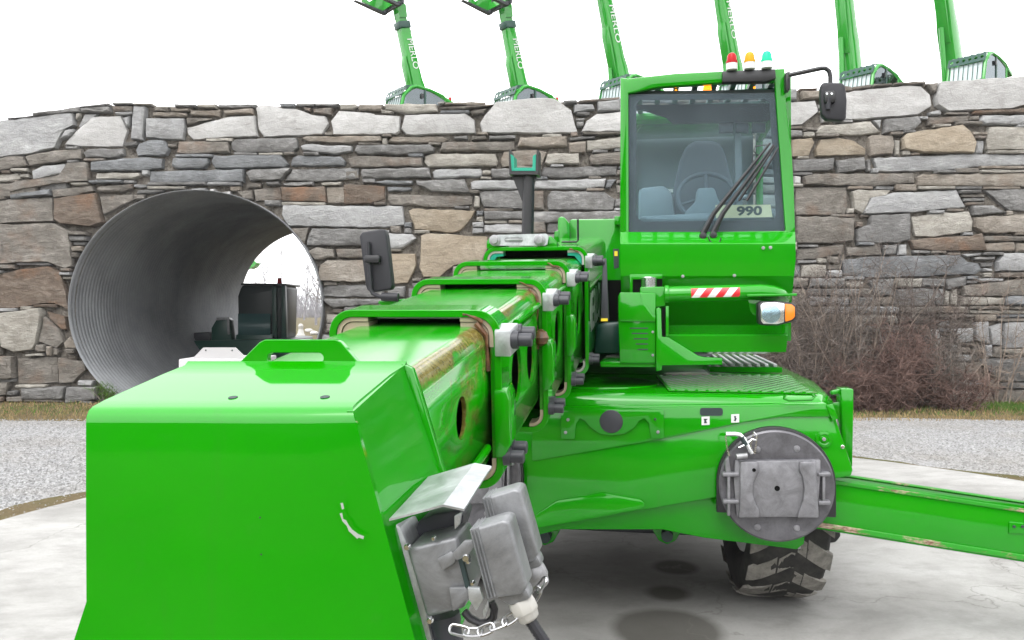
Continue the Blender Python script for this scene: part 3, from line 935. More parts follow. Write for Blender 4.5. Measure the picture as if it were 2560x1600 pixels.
# ---------------------------------------------------------------- corrugated pipe
bm = bmesh.new(); loops = []
N = 320; SEG = 72
for i in range(N + 1):
    t = i / N; y = 13.86 + (TY1 - 13.86) * t
    cz = TZ0 + (TZ1 - TZ0) * t; da = 0.016 * math.cos(i * math.pi / 2)
    loops.append(ell(0, cz, TRX + da, TRZ + da, y - 13.86, SEG))
a_loft(bm, loops)
bmesh.ops.reverse_faces(bm, faces=bm.faces[:])
sub = [ell(0, TZ0, TRX + .010, TRZ + .010, 0, SEG), ell(0, TZ0, TRX + .016, TRZ + .016, 0, SEG), ell(0, TZ0, TRX + .016, TRZ + .016, .3, SEG)]
a_loft(bm, sub)
pipe = finish(bm, 'corrugated_pipe', M['pipe'], smooth=True, recalc=False, ang=R(70))
pipe.location = (TCX, 13.86, 0)
tag(pipe, 'large corrugated galvanised pipe forming the tunnel through the stone wall', 'pipe')

# ---------------------------------------------------------------- bare shrubs and trees
def a_twig(bm, p, d, L, r, g, seg=4, wig=0.25, sides=3, droop=0.0):
    pts = [Vector(p)]; d = Vector(d).normalized(); rs = [r]
    for i in range(seg):
        d = (d + Vector((g.uniform(-wig, wig), g.uniform(-wig, wig), g.uniform(-wig, wig) - droop))).normalized()
        pts.append(pts[-1] + d * (L / seg)); rs.append(r * (1 - 0.75 * (i + 1) / seg))
    a_tube(bm, pts, rs, sides, cap=False); return pts

def shrub(name, u, Y, h, rad, n, key, label, seed, dome=0.5, key2=None):
    g = random.Random(seed); root = empty(name, (visible_x(u, Y), Y, GZ), label=label, cat='shrub', group='bare winter shrubs at the foot of the wall')
    b1, b2 = bmesh.new(), bmesh.new()
    h *= 1.3
    for _ in range(max(10, n // 7)):
        t = g.uniform(0, 6.28); q = g.uniform(0, .45) * rad
        p = Vector((q * math.cos(t), q * math.sin(t) * .5, 0)); s = g.uniform(0.2, 1.0)
        d = Vector((math.cos(t) * s * rad, math.sin(t) * s * rad * .5, h * g.uniform(.6, 1.0)))
        L = h * g.uniform(0.55, 1.0) * (1 - 0.3 * s * dome)
        main = a_twig(b1, p, d, L, g.uniform(.006, .018), g, 5, .22)
        for _k in range(12):
            i = g.randint(1, 5); pp = main[i]
            dd = Vector((g.uniform(-1, 1), g.uniform(-.7, .7), g.uniform(-.2, 1)))
            tw = a_twig(b2, pp, dd, g.uniform(.15, .5) * min(1.0, h), g.uniform(.0035, .007), g, 4, .35, droop=.06)
            for _m in range(3):
                a_twig(b2, tw[g.randint(1, 4)], Vector((g.uniform(-1, 1), g.uniform(-.7, .7), g.uniform(-.4, 1))), g.uniform(.08, .26) * min(1.0, h), .0035, g, 2, .3)
    finish(b1, 'stems', M['twig_pale' if name == 'bramble_thicket' else key], root, smooth=False, recalc=False)
    finish(b2, 'twigs', M[key2 or key], root, smooth=False, recalc=False)
SH = [('bramble_thicket', 2030, 13.45, 2.35, 1.1, 420, 'twig_grey', 'tall tangled grey thicket rising beside the cab headlight', 'twig_purple'),
      ('bramble_thicket', 2130, 13.3, 2.15, 1.0, 420, 'twig_grey', 'tangled grey thicket with pale forked stems right of the cab', 'twig_grey'),
      ('bramble_thicket', 2010, 13.1, 1.2, 1.0, 420, 'twig_purple', 'low dark thicket directly behind the deck corner', 'twig_purple'),
      ('vine_mound', 2290, 13.6, 2.2, 0.8, 420, 'twig_purple', 'brown dome of dead vines hanging on the wall above the red bush', 'twig_purple'),
      ('red_bush', 2255, 13.0, 1.25, 0.45, 420, 'twig_red', 'rounded reddish bush in front of the vine mound', 'twig_red'),
      ('red_bush', 2180, 12.75, 0.75, 0.75, 420, 'twig_red', 'low red-tinged brambles just right of the deck corner', 'twig_red'),
      ('red_bush', 2390, 12.9, 0.55, 0.7, 220, 'twig_red', 'low red brambles under the bare white stones', 'twig_red'),
      ('vine_mound', 2490, 13.75, 1.75, 0.7, 110, 'twig_pale', 'pale dry creeper spread over the wall at far right', 'twig_pale'),
      ('bramble_thicket', 2330, 13.2, 1.0, 0.7, 300, 'twig_grey', 'grey twiggy scrub between the red bush and the white stones', 'twig_grey'),
      ('bramble_thicket', 1900, 13.4, 1.9, 0.9, 260, 'twig_grey', 'grey thicket mostly hidden behind the cab', 'twig_purple'),
      ('weed_tuft', 262, 13.6, 0.28, 0.14, 60, 'twig_grey', 'small dark weed at the left foot of the pipe', 'grass')]
for i, (nm, u, Y, h, r, n, key, lab, k2) in enumerate(SH): shrub(nm, u, Y, h, r, n, key, lab, 100 + i, key2=k2)

def bare_tree(x, y, h, spread, label, seed, key='twig_far', n1=8, thick=0.017):
    g = random.Random(seed); root = empty('bare_tree', (x, y, GZ), label=label, cat='tree', group='bare trees beyond the tunnel')
    bm = bmesh.new(); tr = a_twig(bm, (0, 0, 0), (g.uniform(-.05, .05), 0, 1), h * .75, h * thick, g, 8, .06, 6)
    finish(bm, 'trunk', M[key], root, recalc=False)
    bm = bmesh.new()
    for _ in range(n1):
        p = tr[g.randint(2, 8)]; t = g.uniform(0, 6.28)
        b = a_twig(bm, p, (math.cos(t) * spread, math.sin(t) * spread, 1.0), h * g.uniform(.25, .5), h * thick * .35, g, 6, .18, 3)
        for _k in range(7):
            c = a_twig(bm, b[g.randint(2, 6)], (g.uniform(-1, 1), g.uniform(-1, 1), g.uniform(.2, 1)), h * g.uniform(.1, .22), h * thick * .14, g, 4, .25)
            for _m in range(5): a_twig(bm, c[g.randint(1, 4)], (g.uniform(-1, 1), g.uniform(-1, 1), g.uniform(0, 1)), h * g.uniform(.05, .12), h * thick * .08, g, 3, .3)
    finish(bm, 'crown', M[key], root, smooth=False, recalc=False)
bare_tree(visible_x(812, 42), 42, 7.0, .5, 'slim bare tree closest to the right rim of the tunnel exit', 51, 'twig_grey', 11, .016)
bare_tree(visible_x(665, 95), 95, 8.5, .8, 'faint bare tree left of the lamp post beyond the tunnel', 52)
bare_tree(visible_x(760, 110), 110, 9.0, .7, 'faint bare tree right of the lamp post beyond the tunnel', 53)
bare_tree(visible_x(790, 78), 78, 8.0, .6, 'bare tree in front of the far wood seen through the tunnel', 54)
bm = bmesh.new(); g = random.Random(61)
for _ in range(900):
    x = g.uniform(visible_x(420, 140), visible_x(1000, 140)); y = g.uniform(130, 160)
    a_twig(bm, (x, y, GZ), (g.uniform(-.3, .3), 0, 1), g.uniform(2.5, 5.2), .06, g, 4, .2)
    for _k in range(4): a_twig(bm, (x + g.uniform(-1, 1), y, g.uniform(.2, 3.4)), (g.uniform(-1, 1), g.uniform(-1, 1), .7), g.uniform(.6, 1.5), .035, g, 3, .3)
o = finish(bm, 'far_wood', M['twig_far'], smooth=False, recalc=False); tag(o, 'hazy far-off bare wood beyond the tunnel', 'wood', kind='stuff')

# lamp post and marker stone beyond the tunnel
lp = empty('street_lamp', (visible_x(703, 80), 80, GZ), label='thin grey street lamp post seen through the tunnel', cat='street lamp')
bm = bmesh.new(); a_tube(bm, [(0, 0, 0), (0, 0, 7.4), (.15, 0, 7.75), (.9, 0, 7.85)], [.07, .045, .04, .035], 8); finish(bm, 'post', M['cast'], lp)
bm = bmesh.new(); a_box(bm, (1.15, 0, 7.85), (.6, .25, .1)); finish(bm, 'lamp_head', M['cast'], lp, bev=.03)
mk = empty('marker_stone', (visible_x(752, 47), 47, GZ), label='white bell-shaped marker stone on the grass beyond the tunnel', cat='marker stone')
bm = bmesh.new(); a_lathe(bm, (0, 0, 0), (0, 0, 1), [(0, .26), (.06, .26), (.12, .2), (.42, .13), (.46, .15), (.62, .15), (.72, .08), (.74, 0)], 20); finish(bm, 'cone', M['offwhite'], mk)
g = random.Random(71)
for i in range(4):
    bm = bmesh.new(); sub = [( .0, 0, 0)]
    bmesh.ops.create_icosphere(bm, subdivisions=2, radius=1)
    for v in bm.verts: v.co = Vector((v.co.x * .28, v.co.y * .2, v.co.z * .16)) * g.uniform(.85, 1.1)
    o = finish(bm, 'boulder', M['offwhite']); u = [728, 785, 715, 772][i]; Y = [52, 49, 49, 55][i]
    o.location = (visible_x(u, Y), Y, GZ + .1)
    tag(o, ['pale boulder behind the marker stone to its left', 'pale boulder right of the marker stone', 'pale boulder left of the marker stone, close to the dark machine', 'small pale boulder behind the marker stone to its right'][i], 'boulder', 'pale boulders beyond the tunnel')

# ================================================================ THE TELEHANDLER (local frame: a right, b away, z up; yawed 10 degrees)
TH = R(10); CT, ST = math.cos(TH), math.sin(TH)
MB = Vector((-0.16, 6.5, 0.0))                       # middle of the machine on the ground
def P(u, v, b):                                      # photo pixel on the machine plane b = const
    t = (u - 1280) / FPX; Y = b / (CT + ST * t); X = t * Y
    return Vector((X * CT - Y * ST, b, HC + (VH - v) / FPX * Y))
def PS(pts, b): return [P(u, v, b) for u, v in pts]
def to_world(p): return Vector((p.x * CT + p.y * ST, -p.x * ST + p.y * CT, p.z))
mach = empty('rotating_telehandler', to_world(MB), -TH,
             label='large bright green rotating telehandler with its long boom stretched towards the viewer', cat='telehandler')
def part(name, bm, material, parent=None, bev=0.0, seg=2, **kw):
    return finish(bm, name, material, parent or mach, bev=bev, seg=seg, off=MB, **kw)
def prism(name, pts, b, depth, material, parent=None, bev=0.0, seg=2, **kw):
    bm = bmesh.new(); a_prism(bm, PS(pts, b), (0, depth, 0)); return part(name, bm, material, parent, bev, seg, **kw)
def circ(u, v, b, r, n=28, rz=None):
    c = P(u, v, b); return [c + Vector((r * math.cos(2 * math.pi * i / n), 0, (rz or r) * math.sin(2 * math.pi * i / n))) for i in range(n)]
def bolt(u, v, b, r, parent, name='bolt', material=None, h=0.006):
    bm = bmesh.new(); c = P(u, v, b); a_lathe(bm, c, (0, -1, 0), [(0, r), (h * .7, r), (h, r * .75), (h, 0)], 12)
    return part(name, bm, material or M['chrome'], parent)

# ---------------------------------------------------------------- boom
BP = math.atan(0.1211); CP, SP = math.cos(BP), math.sin(BP)
BA = -0.60
def B(s, a, n): return Vector((BA + a, 1.95 + s * CP - n * SP, 1.595 + s * SP + n * CP))
COLL = [dict(s=0.0, w=.452, t=0.0, b=-.462), dict(s=.77, w=.482, t=.013, b=-.528), dict(s=1.43, w=.508, t=.033, b=-.572), dict(s=2.155, w=.545, t=.061, b=-.615)]
boom = part('boom', (lambda bm: (a_loft(bm, [[B(s, x, n) for x, n in rrect(-.262, .262, -.60, .045, .06)] for s in (2.17, 3.9)]), bm)[1])(bmesh.new()), worn_green('boom_outer_paint', BA + .16 + .262, BA + .16 - .262, .25))
secs = []
bm = bmesh.new(); a_prism(bm, [B(2.5, x, n) for x, n in rrect(-.25, .25, -.59, .035, .05)], B(.02, 0, 0) - B(0, 0, 0)); part('shade_plate', bm, M['flat_black'], boom)  # black plate added so the inside of the outer boom stays dark
def section(k, s0, s1, w, t, b, r, mtl, holes):
    """one telescoping tube; its right-hand side is a plate with round lightening holes"""
    bm = bmesh.new(); hw = w / 2
    loop = rrect(-hw, hw, b, t, r, 6)
    loop = loop[:]                                                   # starts on the right side at the top arc
    a_loft(bm, [[B(s, x, n) for x, n in loop[:7 * 4]] for s in (s0, s1)], closed=False)
    ht = [[B(s0 if False else hs + hr * math.cos(q), hw, hn + hr * math.sin(q)) for q in (2 * math.pi * i / 28 for i in range(28))] for hs, hn, hr in holes]
    outer = [B(s0, hw, t - r), B(s1, hw, t - r), B(s1, hw, b + r), B(s0, hw, b + r)]
    a_plate(bm, outer, ht, (-0.010, 0, 0))
    bmesh.ops.remove_doubles(bm, verts=bm.verts[:], dist=0.0004)
    sec = part('boom_section', bm, mtl, boom, recalc=True)
    bm = bmesh.new(); a_prism(bm, [B(s0 + .25, x, n) for x, n in rrect(-hw + .012, hw - .012, b + .004, t - .004, r * .8, 4)], B(.01, 0, 0) - B(0, 0, 0))
    part('shade_plate', bm, M['flat_black'], boom)  # black plate added inside the tube so its openings look shaded
    return sec
dims = [(-.80, .16, .374, -.0435, -.418), (.012, .90, .412, -.024, -.440), (.782, 1.56, .440, -.006, -.508), (1.442, 2.30, .470, -.002, -.550)]
HOLES = [[(-.27, -.205, .048)], [(.34, -.23, .085), (.62, -.23, .085)], [(.98, -.25, .095), (1.25, -.25, .095)], [(1.72, -.27, .10), (2.0, -.27, .10)]]
for k, (s0, s1, w, t, b) in enumerate(dims):
    m = worn_green('boom_paint_%d' % k, BA + .16 + w / 2 - .02, BA + .16 - w / 2 + .02, (1.15, .9, .75, .5)[k])
    section(k, s0, s1, w, t, b, .045, m, HOLES[k])
for k, c in enumerate(COLL):
    hw = c['w'] / 2; L0, L1 = c['s'], c['s'] + .11
    bm = bmesh.new(); th = .0185
    o = rrect(-hw, hw, c['b'], c['t'], .062, 7); i_ = rrect(-hw + th, hw - th, c['b'] + th, c['t'] - th, .046, 7)
    a_loft(bm, [[B(L1, x, n) for x, n in i_], [B(L0, x, n) for x, n in i_], [B(L0, x, n) for x, n in o], [B(L1, x, n) for x, n in o], [B(L1, x, n) for x, n in i_]])
    col = part('collar', bm, M['green'], boom, bev=.0015, seg=1)
    # nylon wear pads in the corners: an L-shaped shell and a block
    for sx in (-1, 1):
        for top in (True, False):
            bm = bmesh.new()
            x1 = hw - th - .001; n1 = (c['t'] - th - .001) if top else (c['b'] + th + .001); sg = -1 if top else 1
            ln = .085 if top else .05
            def arc(rr, off):
                pts = [(x1 - ln, n1 + sg * off), (x1 - .044, n1 + sg * off)]
                for q in range(1, 7):
                    t = R(90 * q / 6); pts.append((x1 - .044 + (.044 - off) * math.sin(t), n1 + sg * (.044 - (.044 - off) * math.cos(t))))
                pts.append((x1 - off, n1 + sg * (.075 if top else .06)))
                return pts
            lo = arc(.044, .0) + arc(.044, .011)[::-1]
            a_prism(bm, [B(L0 + .006, sx * x, n) for x, n in lo], B(.07, 0, 0) - B(0, 0, 0))
            part('wear_pad', bm, M['pad_beige'] if k < 3 else M['offwhite'], boom)
            if top:
                bm = bmesh.new(); lo = arc(.044, .0135) + [(x1 - .03, n1 + sg * .055), (x1 - .05, n1 + sg * .029), (x1 - ln, n1 + sg * .027)]
                a_prism(bm, [B(L0 + .010, sx * x, n) for x, n in lo], B(.07, 0, 0) - B(0, 0, 0))
                part('slide_block', bm, M['teal'] if k == 3 else M['pad_beige'], boom)
    # galvanised bracket with its stack of grey plugs, right side top and bottom
    sc = (1.0, .93, .90, .92)[k]
    bm = bmesh.new()
    x0 = hw - .014; n0 = c['t'] - .050
    a_prism(bm, [B(L0 - .010, x0, n0), B(L0 - .010, x0 + .040 * sc, n0), B(L0 + .045, x0 + .052 * sc, n0 + .012), B(L0 + .045, x0, n0 + .012)], B(0, 0, -.066 * sc) - B(0, 0, 0))
    part('bracket', bm, M['zinc'], boom, bev=.003)
    def plugs(xx, nn, big):
        for q, (ds, dn) in enumerate(((0, 0), (.05, .010))):
            bm = bmesh.new(); p = B(L0 + .010 + ds, xx, nn + dn)
            a_lathe(bm, p, (1, 0, 0), [(0, .023 * big), (.018, .023 * big), (.018, .0165 * big), (.050, .0165 * big), (.052, .014 * big), (.052, 0)], 18)
            part('plug', bm, M['grey_plastic'], boom)
    plugs(x0 + .040 * sc, n0 - .026, sc)
    plugs(hw, c['b'] + .085, sc)
    # grease squeezed out of the right-hand joint
    bm = bmesh.new(); gg = random.Random(k)
    if k < 2: a_tube(bm, [B(L0 - .002 + gg.uniform(-.003, .003), hw - .034 - .012 * math.exp(-((q - 3) ** 2) / 6) * 0 + gg.uniform(-.004, .004) - (.030 if q < 1 else 0), c['t'] - .034 - .03 * q) for q in range(5 + k % 2 * 3)], [.002 + .007 * gg.random() for q in range(5 + k % 2 * 3)], 7)
    if k == 1: a_lathe(bm, B(L0 - .012, hw - .02, -.19), (0, 0, -1), [(-.03, .004), (-.02, .02), (0, .028), (.02, .02), (.03, 0)], 12)
    a_tube(bm, [B(L0 - .001, hw - .045 - .01 * q, c['t'] - .030 + .004 * q + gg.uniform(-.003, .003)) for q in range(6)], [.0015 + .004 * gg.random() for q in range(6)], 7)
    part('grease', bm, M['grease'], boom)
# side stiffeners: rods and cast lugs on the right of the tubes
for (s0, s1, w, n0, n1) in ((-.46, -.03, .374, -.345, -.345), (.30, .74, .420, -.075, -.075), (.92, 1.40, .450, -.075, -.075), (1.62, 2.12, .476, -.08, -.08), (2.3, 3.3, .524, -.17, -.17)):
    bm = bmesh.new(); a_tube(bm, [B(s0, w / 2 + .004, n0), B(s1, w / 2 + .004, n1)], .011, 10); part('side_rod', bm, M['green'], boom)
for k, c in enumerate(COLL[:3]):
    hw = c['w'] / 2; bm = bmesh.new(); s = c['s']
    a_prism(bm, [B(s - .012, hw - .02, -.20), B(s - .012, hw + .012, -.20), B(s - .012, hw + .020, -.225), B(s - .012, hw + .020, -.345), B(s - .012, hw + .004, -.375), B(s - .012, hw - .02, -.375)], B(.10, 0, 0) - B(0, 0, 0))
    part('side_lug', bm, M['green'], boom, bev=.006)
# lettering on the side of the outer boom, seen almost edge-on
mt = Matrix(((0, 0, 1, BA + .2635), (CP, -SP, 0, 0), (SP, CP, 0, 0), (0, 0, 0, 1)))
pc = B(2.75, 0, -.33); mt[0][3] -= MB.x; mt[1][3] = pc.y - MB.y; mt[2][3] = pc.z
text_mesh('MERLO', .30, 'lettering', M['white'], boom, mt, bold=.006)
# boom head plate: top and front folded from one sheet
rows = []
prof_f = [(1.035, 1750, 128, 1078), (1.035, 1600, 185, 1037), (1.035, 1505, 216, 1012), (1.035, 1300, 215, 956), (1.035, 1060, 215, 890), (1.037, 1042, 216, 885), (1.043, 1026, 222, 882), (1.053, 1016, 232, 882)]
for b, v, ul, ur in prof_f: rows.append([P(ul, v, b), P(ur, v, b)])
for b, ul, ur, v in ((1.08, 262, 898, 1000), (1.20, 406, 975, 936), (1.252, 462, 1012, 913), (1.262, 470, 1016, 903)): rows.append([P(ul, v, b), P(ur, v, b)])
full = []
for l, r_ in rows: full.append([l.lerp(r_, i / 6) for i in range(7)])
bm = bmesh.new(); a_loft(bm, full, closed=False)
head = part('boom_head', bm, M['green'], boom, recalc=True, ang=R(45))
if head.data.polygons[0].normal.y > 0: head.data.flip_normals()
bake_shell(head, .010, R(45))
# right and left cheeks
bm = bmesh.new(); t = [P(884, 1028, 1.041), P(1008, 916, 1.25), P(1100, 1180, 1.25), P(1190, 1480, 1.25), P(1078, 1750, 1.041)]
a_prism(bm, t, (-.010, 0, 0)); part('head_cheek', bm, M['green'], boom)
bm = bmesh.new(); t = [P(222, 1034, 1.045), P(468, 920, 1.25), P(440, 1300, 1.25), P(230, 1500, 1.045)]
a_prism(bm, t, (.010, 0, 0)); part('head_cheek', bm, M['green'], boom)
prism('head_flange', [(1003, 908), (1030, 922), (1048, 975), (1112, 1190), (1130, 1420), (1085, 1420), (1082, 1190), (1018, 985), (1000, 935)], 1.252, .018, M['green'], boom, bev=.002)
bm = bmesh.new()
slot = [P(u, v, 1.262) for u, v in rrect(668, 808, -908, -882, 12.5, 5)] if False else [P(u, v, 1.262) for u, v in [(q[0], q[1]) for q in rrect(668, 808, 882, 908, 12.5, 5)]]
a_plate(bm, PS([(586, 918), (648, 856), (662, 849), (838, 849), (852, 855), (905, 918)], 1.262), [slot], (0, .014, 0))
part('lifting_eye_plate', bm, M['green'], boom, bev=.0012, seg=1)
for u, v in ((582, 995), (812, 994)):
    b = 1.08 + .12 * (1000 - v) / 64; c = P(u, v, b) + Vector((0, 0, .0042)); nrm = Vector((0, -.2, 1)).normalized()
    bm = bmesh.new(); a_lathe(bm, c - nrm * .004, nrm, [(0, .007), (.0012, .007), (.0012, 0)], 14); part('hole_plug', bm, M['ink'], boom)
for sc_ in ([(851, 1258), (857, 1257), (860, 1272), (855, 1274)], [(849, 1284), (855, 1282), (858, 1298), (865, 1301), (871, 1312), (880, 1324), (896, 1336), (910, 1341), (908, 1348), (897, 1344), (893, 1347), (880, 1335), (872, 1328), (867, 1315), (856, 1303)]):
    prism('paint_scratch', sc_, 1.0245, .0006, M['scratch'], boom)
for u, v in ((650, 1294), (653, 1386)): bolt(u, v, 1.0248, .0014, boom, 'paint_chip', M['ink'], .0003)

# boom nose link plate on top of the outer collar
c4 = 4.09
for (u0, u1) in ((1218, 1262), (1345, 1378)):
    bm = bmesh.new()
    a_prism(bm, PS([(u0 - 2, 622), (u0 - 2, 604), (u0 + 8, 590), (u1, 590), (u1 + (14 if u0 > 1300 else 2), 606), (u1 + (14 if u0 > 1300 else 4), 622)], c4 + .03), (0, .10, 0))
    part('link_lug', bm, M['green'], boom, bev=.006)
bm = bmesh.new(); sl = [P(u, v, c4) for u, v in rrect(1261, 1308, 594, 606, 5.9, 4)]
a_plate(bm, PS([(1244, 587), (1365, 584), (1372, 590), (1368, 611), (1362, 614), (1240, 614), (1236, 596)], c4), [sl], (0, .014, 0))
part('link_plate', bm, M['zinc'], boom)
bm = bmesh.new(); a_lathe(bm, P(1285, 600, c4 + .018), (1, 0, 0), [(-.055, .016), (.055, .016)], 14); part('rope_clamp', bm, M['cast'], boom)
for u in (1237, 1349):
    bm = bmesh.new(); p = P(u, 601, c4 - .001); a_lathe(bm, p, (0, -1, 0), [(0, .029), (.010, .029), (.012, .020), (.026, .019), (.028, 0)], 16); part('pin_bolt', bm, M['cast'], boom)

# boom rest post and its U-shaped saddle
bm = bmesh.new(); bq = 4.62
a_tube(bm, [P(1319, 600, bq), P(1322, 437, bq)], .035, 14)
a_prism(bm, PS([(1277, 432), (1345, 432), (1340, 445), (1330, 470), (1308, 505), (1304, 500)], bq - .012), (0, .024, 0))
rest_ = part('boom_rest', bm, M['black'], boom)
bm = bmesh.new(); a_prism(bm, PS([(1272, 374), (1275, 374), (1279, 428), (1339, 428), (1342, 374), (1345, 374), (1345, 436), (1273, 436)], bq - .06), (0, .12, 0)); part('saddle', bm, M['black'], boom)
bm = bmesh.new(); a_prism(bm, PS([(1276, 385), (1284, 390), (1285, 419), (1331, 419), (1332, 390), (1340, 385), (1339, 427), (1279, 427)], bq - .055), (0, .11, 0)); part('saddle_liner', bm, M['teal'], boom)
# rear of the boom: pivot tower with lid and handle
bm = bmesh.new(); a_prism(bm, PS([(1424, 548), (1548, 546), (1556, 552), (1570, 830), (1424, 830)], 6.3), (0, .9, 0)); tower = part('pivot_tower', bm, M['green'], boom, bev=.02)
bm = bmesh.new(); a_prism(bm, PS([(1394, 546), (1402, 540), (1412, 543), (1424, 560), (1424, 640), (1394, 640)], 6.2), (0, .9, 0)); part('tower_cheek', bm, M['green'], boom, bev=.012)
prism('tower_block', [(1536, 540), (1553, 540), (1553, 562), (1536, 562)], 6.25, .06, M['green'], boom, bev=.006)
bm = bmesh.new(); p1 = B(3.0, .12, .05); a_tube(bm, [B(2.95, .05, .055), B(2.95, .14, .055), B(2.95, .15, .065), B(2.95, .15, .19)], .006, 8); part('tower_handle', bm, M['black'], boom)
prism('boom_tab', [(1386, 578), (1397, 576), (1398, 605), (1384, 606)], 4.75, .03, M['green'], boom, bev=.006)
# long dark lever on the right of the outer collar
bm = bmesh.new(); a_prism(bm, PS([(1507, 647), (1516, 646), (1522, 800), (1502, 800), (1504, 740)], 4.12), (0, .03, 0)); part('locking_lever', bm, M['grey_plastic'], boom, bev=.003)
bm = bmesh.new(); a_tube(bm, [P(1478, 657, 4.13), P(1512, 655, 4.13)], .018, 12); part('lever_pivot', bm, M['grey_plastic'], boom)
prism('lever_tip', [(1503, 796), (1519, 796), (1519, 803), (1502, 803)], 4.115, .02, M['yellow'], boom)

# ---------------------------------------------------------------- connector box on the boom head
bm = bmesh.new(); a_prism(bm, PS([(1015, 1371), (1142, 1341), (1177, 1470), (1160, 1522), (1066, 1546)], 1.055), (0, .085, 0))
cb = part('connector_box', bm, M['cast_plug'], None, bev=.006, seg=3)
bm = bmesh.new(); a_prism(bm, PS([(974, 1304), (1000, 1318), (1020, 1368), (1062, 1520), (1090, 1650), (1050, 1650)], 1.075), (0, .10, 0)); part('mounting_plate', bm, M['zinc'], cb, bev=.002)
bm = bmesh.new()
f0, f1, f2 = P(973, 1303, 1.03), P(1108, 1267, 1.03), P(1160, 1278, 1.03)
k0, k1, k2 = P(1071, 1196, 1.21), P(1187, 1162, 1.21), P(1229, 1170, 1.21)
up = Vector((0, 0, .003)); q = [f0, f1, f2, k2, k1, k0]
vb = [bm.verts.new(p) for p in q]; vt = [bm.verts.new(p + up) for p in q]
for L in (vb, vt):
    bm.faces.new((L[0], L[1], L[4], L[5])); bm.faces.new((L[1], L[2], L[3], L[4]))
for i in range(6): bm.faces.new((vb[i], vb[(i + 1) % 6], vt[(i + 1) % 6], vt[i]))
part('cover_plate', bm, M['zinc'], cb, smooth=False)
bm = bmesh.new(); a_prism(bm, PS([(1046, 1302), (1082, 1285), (1150, 1275), (1160, 1290), (1145, 1340), (1020, 1365)], 1.13), (0, .06, 0)); part('socket_body', bm, M['grey_plastic'], cb, bev=.004)
def plug_hood(du, dv, b, s):
    f = lambda pts: [(1215 + du + (u - 1215) * s, 1400 + dv + (v - 1400) * s) for u, v in pts]
    bm = bmesh.new(); a_prism(bm, PS(f([(1172, 1326), (1256, 1300), (1272, 1304), (1318, 1468), (1303, 1488), (1217, 1500)]), b), (0, .050, 0)); h = part('plug_hood', bm, M['cast_plug'], cb, bev=.007, seg=3)
    bm = bmesh.new()
    for o in (2, 10, 18):
        a_prism(bm, PS(f([(1171 + o, 1325 - o * .3), (1175 + o, 1324 - o * .3), (1221 + o, 1499 - o * .3), (1217 + o, 1500 - o * .3)]), b - .0035), (0, .057, 0))
    part('grip_rib', bm, M['cast_plug'], cb, bev=.0012, seg=1)
    bm = bmesh.new(); a_prism(bm, PS(f([(1232, 1492), (1314, 1468), (1328, 1498), (1276, 1518)]), b + .008), (0, .034, 0)); part('hood_neck', bm, M['cast_plug'], cb, bev=.005)
    c0, c1 = P(*f([(1296, 1490)])[0], b + .026), P(*f([(1326, 1552)])[0], b + .026); ax = (c1 - c0)
    bm = bmesh.new(); L = ax.length; a_lathe(bm, c0, ax, [(0, .0165 * s), (L * .3, .0185 * s), (L * .62, .0185 * s), (L * .66, .0165 * s), (L * .9, .0145 * s), (L, .009 * s)], 8 if du == 0 else 18)
    part('cable_gland', bm, M['offwhite'] if du == 0 else M['cast'], cb, bev=.0012, seg=1)
    return c1
g1 = plug_hood(0, 0, 1.015, 1.0)
plug_hood(30, -80, 1.10, .98)
bm = bmesh.new(); e = P(1390, 1650, 1.04)
pts = [g1.lerp(e, i / 24) - Vector((0, 0, 0)) for i in range(25)]; a_tube(bm, pts, [.0075 + .0006 * (i % 2) for i in range(25)], 10); part('cable', bm, M['mirror_grey'], cb)
for poly, m_, d in (([(1130, 1385), (1160, 1352), (1180, 1350), (1186, 1368), (1168, 1392), (1140, 1402)], 'cast_plug', 1.030), ([(1092, 1398), (1128, 1378), (1140, 1388), (1138, 1408), (1105, 1428)], 'cast_plug', 1.046),
                    ([(1122, 1470), (1165, 1468), (1176, 1490), (1150, 1515), (1132, 1530)], 'cast_plug', 1.046), ([(1168, 1468), (1200, 1470), (1208, 1500), (1190, 1528), (1172, 1500)], 'zinc', 1.040),
                    ([(1135, 1290), (1155, 1280), (1150, 1310), (1136, 1325)], 'zinc', 1.05), ([(1206, 1530), (1220, 1500), (1222, 1520), (1210, 1548)], 'zinc', 1.05)):
    prism('latch', poly, d, .006, M[m_], cb, bev=.0015)
prism('seam_gap', [(1144, 1396), (1155, 1392), (1174, 1466), (1164, 1471)], 1.0455, .006, M['ink'], cb)
for u, v, r, b in ((1020, 1366, .0045, 1.05), (1077, 1549, .0045, 1.05), (1167, 1393, .0055, 1.035), (1172, 1402, .003, 1.035), (1086, 1344, .003, 1.05), (1183, 1456, .003, 1.035)): bolt(u, v, b, r, cb, 'screw', M['chrome'], .007)
bm = bmesh.new(); a_lathe(bm, P(1108, 1535, 1.10), P(1128, 1660, 1.10) - P(1108, 1535, 1.10), [(0, .024), (.012, .024), (.012, .0225), (.07, .0225)], 18); part('cable_gland', bm, M['grey_plastic'], cb)
bm = bmesh.new()
hs_ = [(1160, 1528), (1175, 1546), (1200, 1558), (1222, 1556), (1234, 1542), (1236, 1522), (1228, 1505)]
a_tube(bm, PS(hs_, 1.06), .0055, 10); part('hose', bm, M['black'], cb)
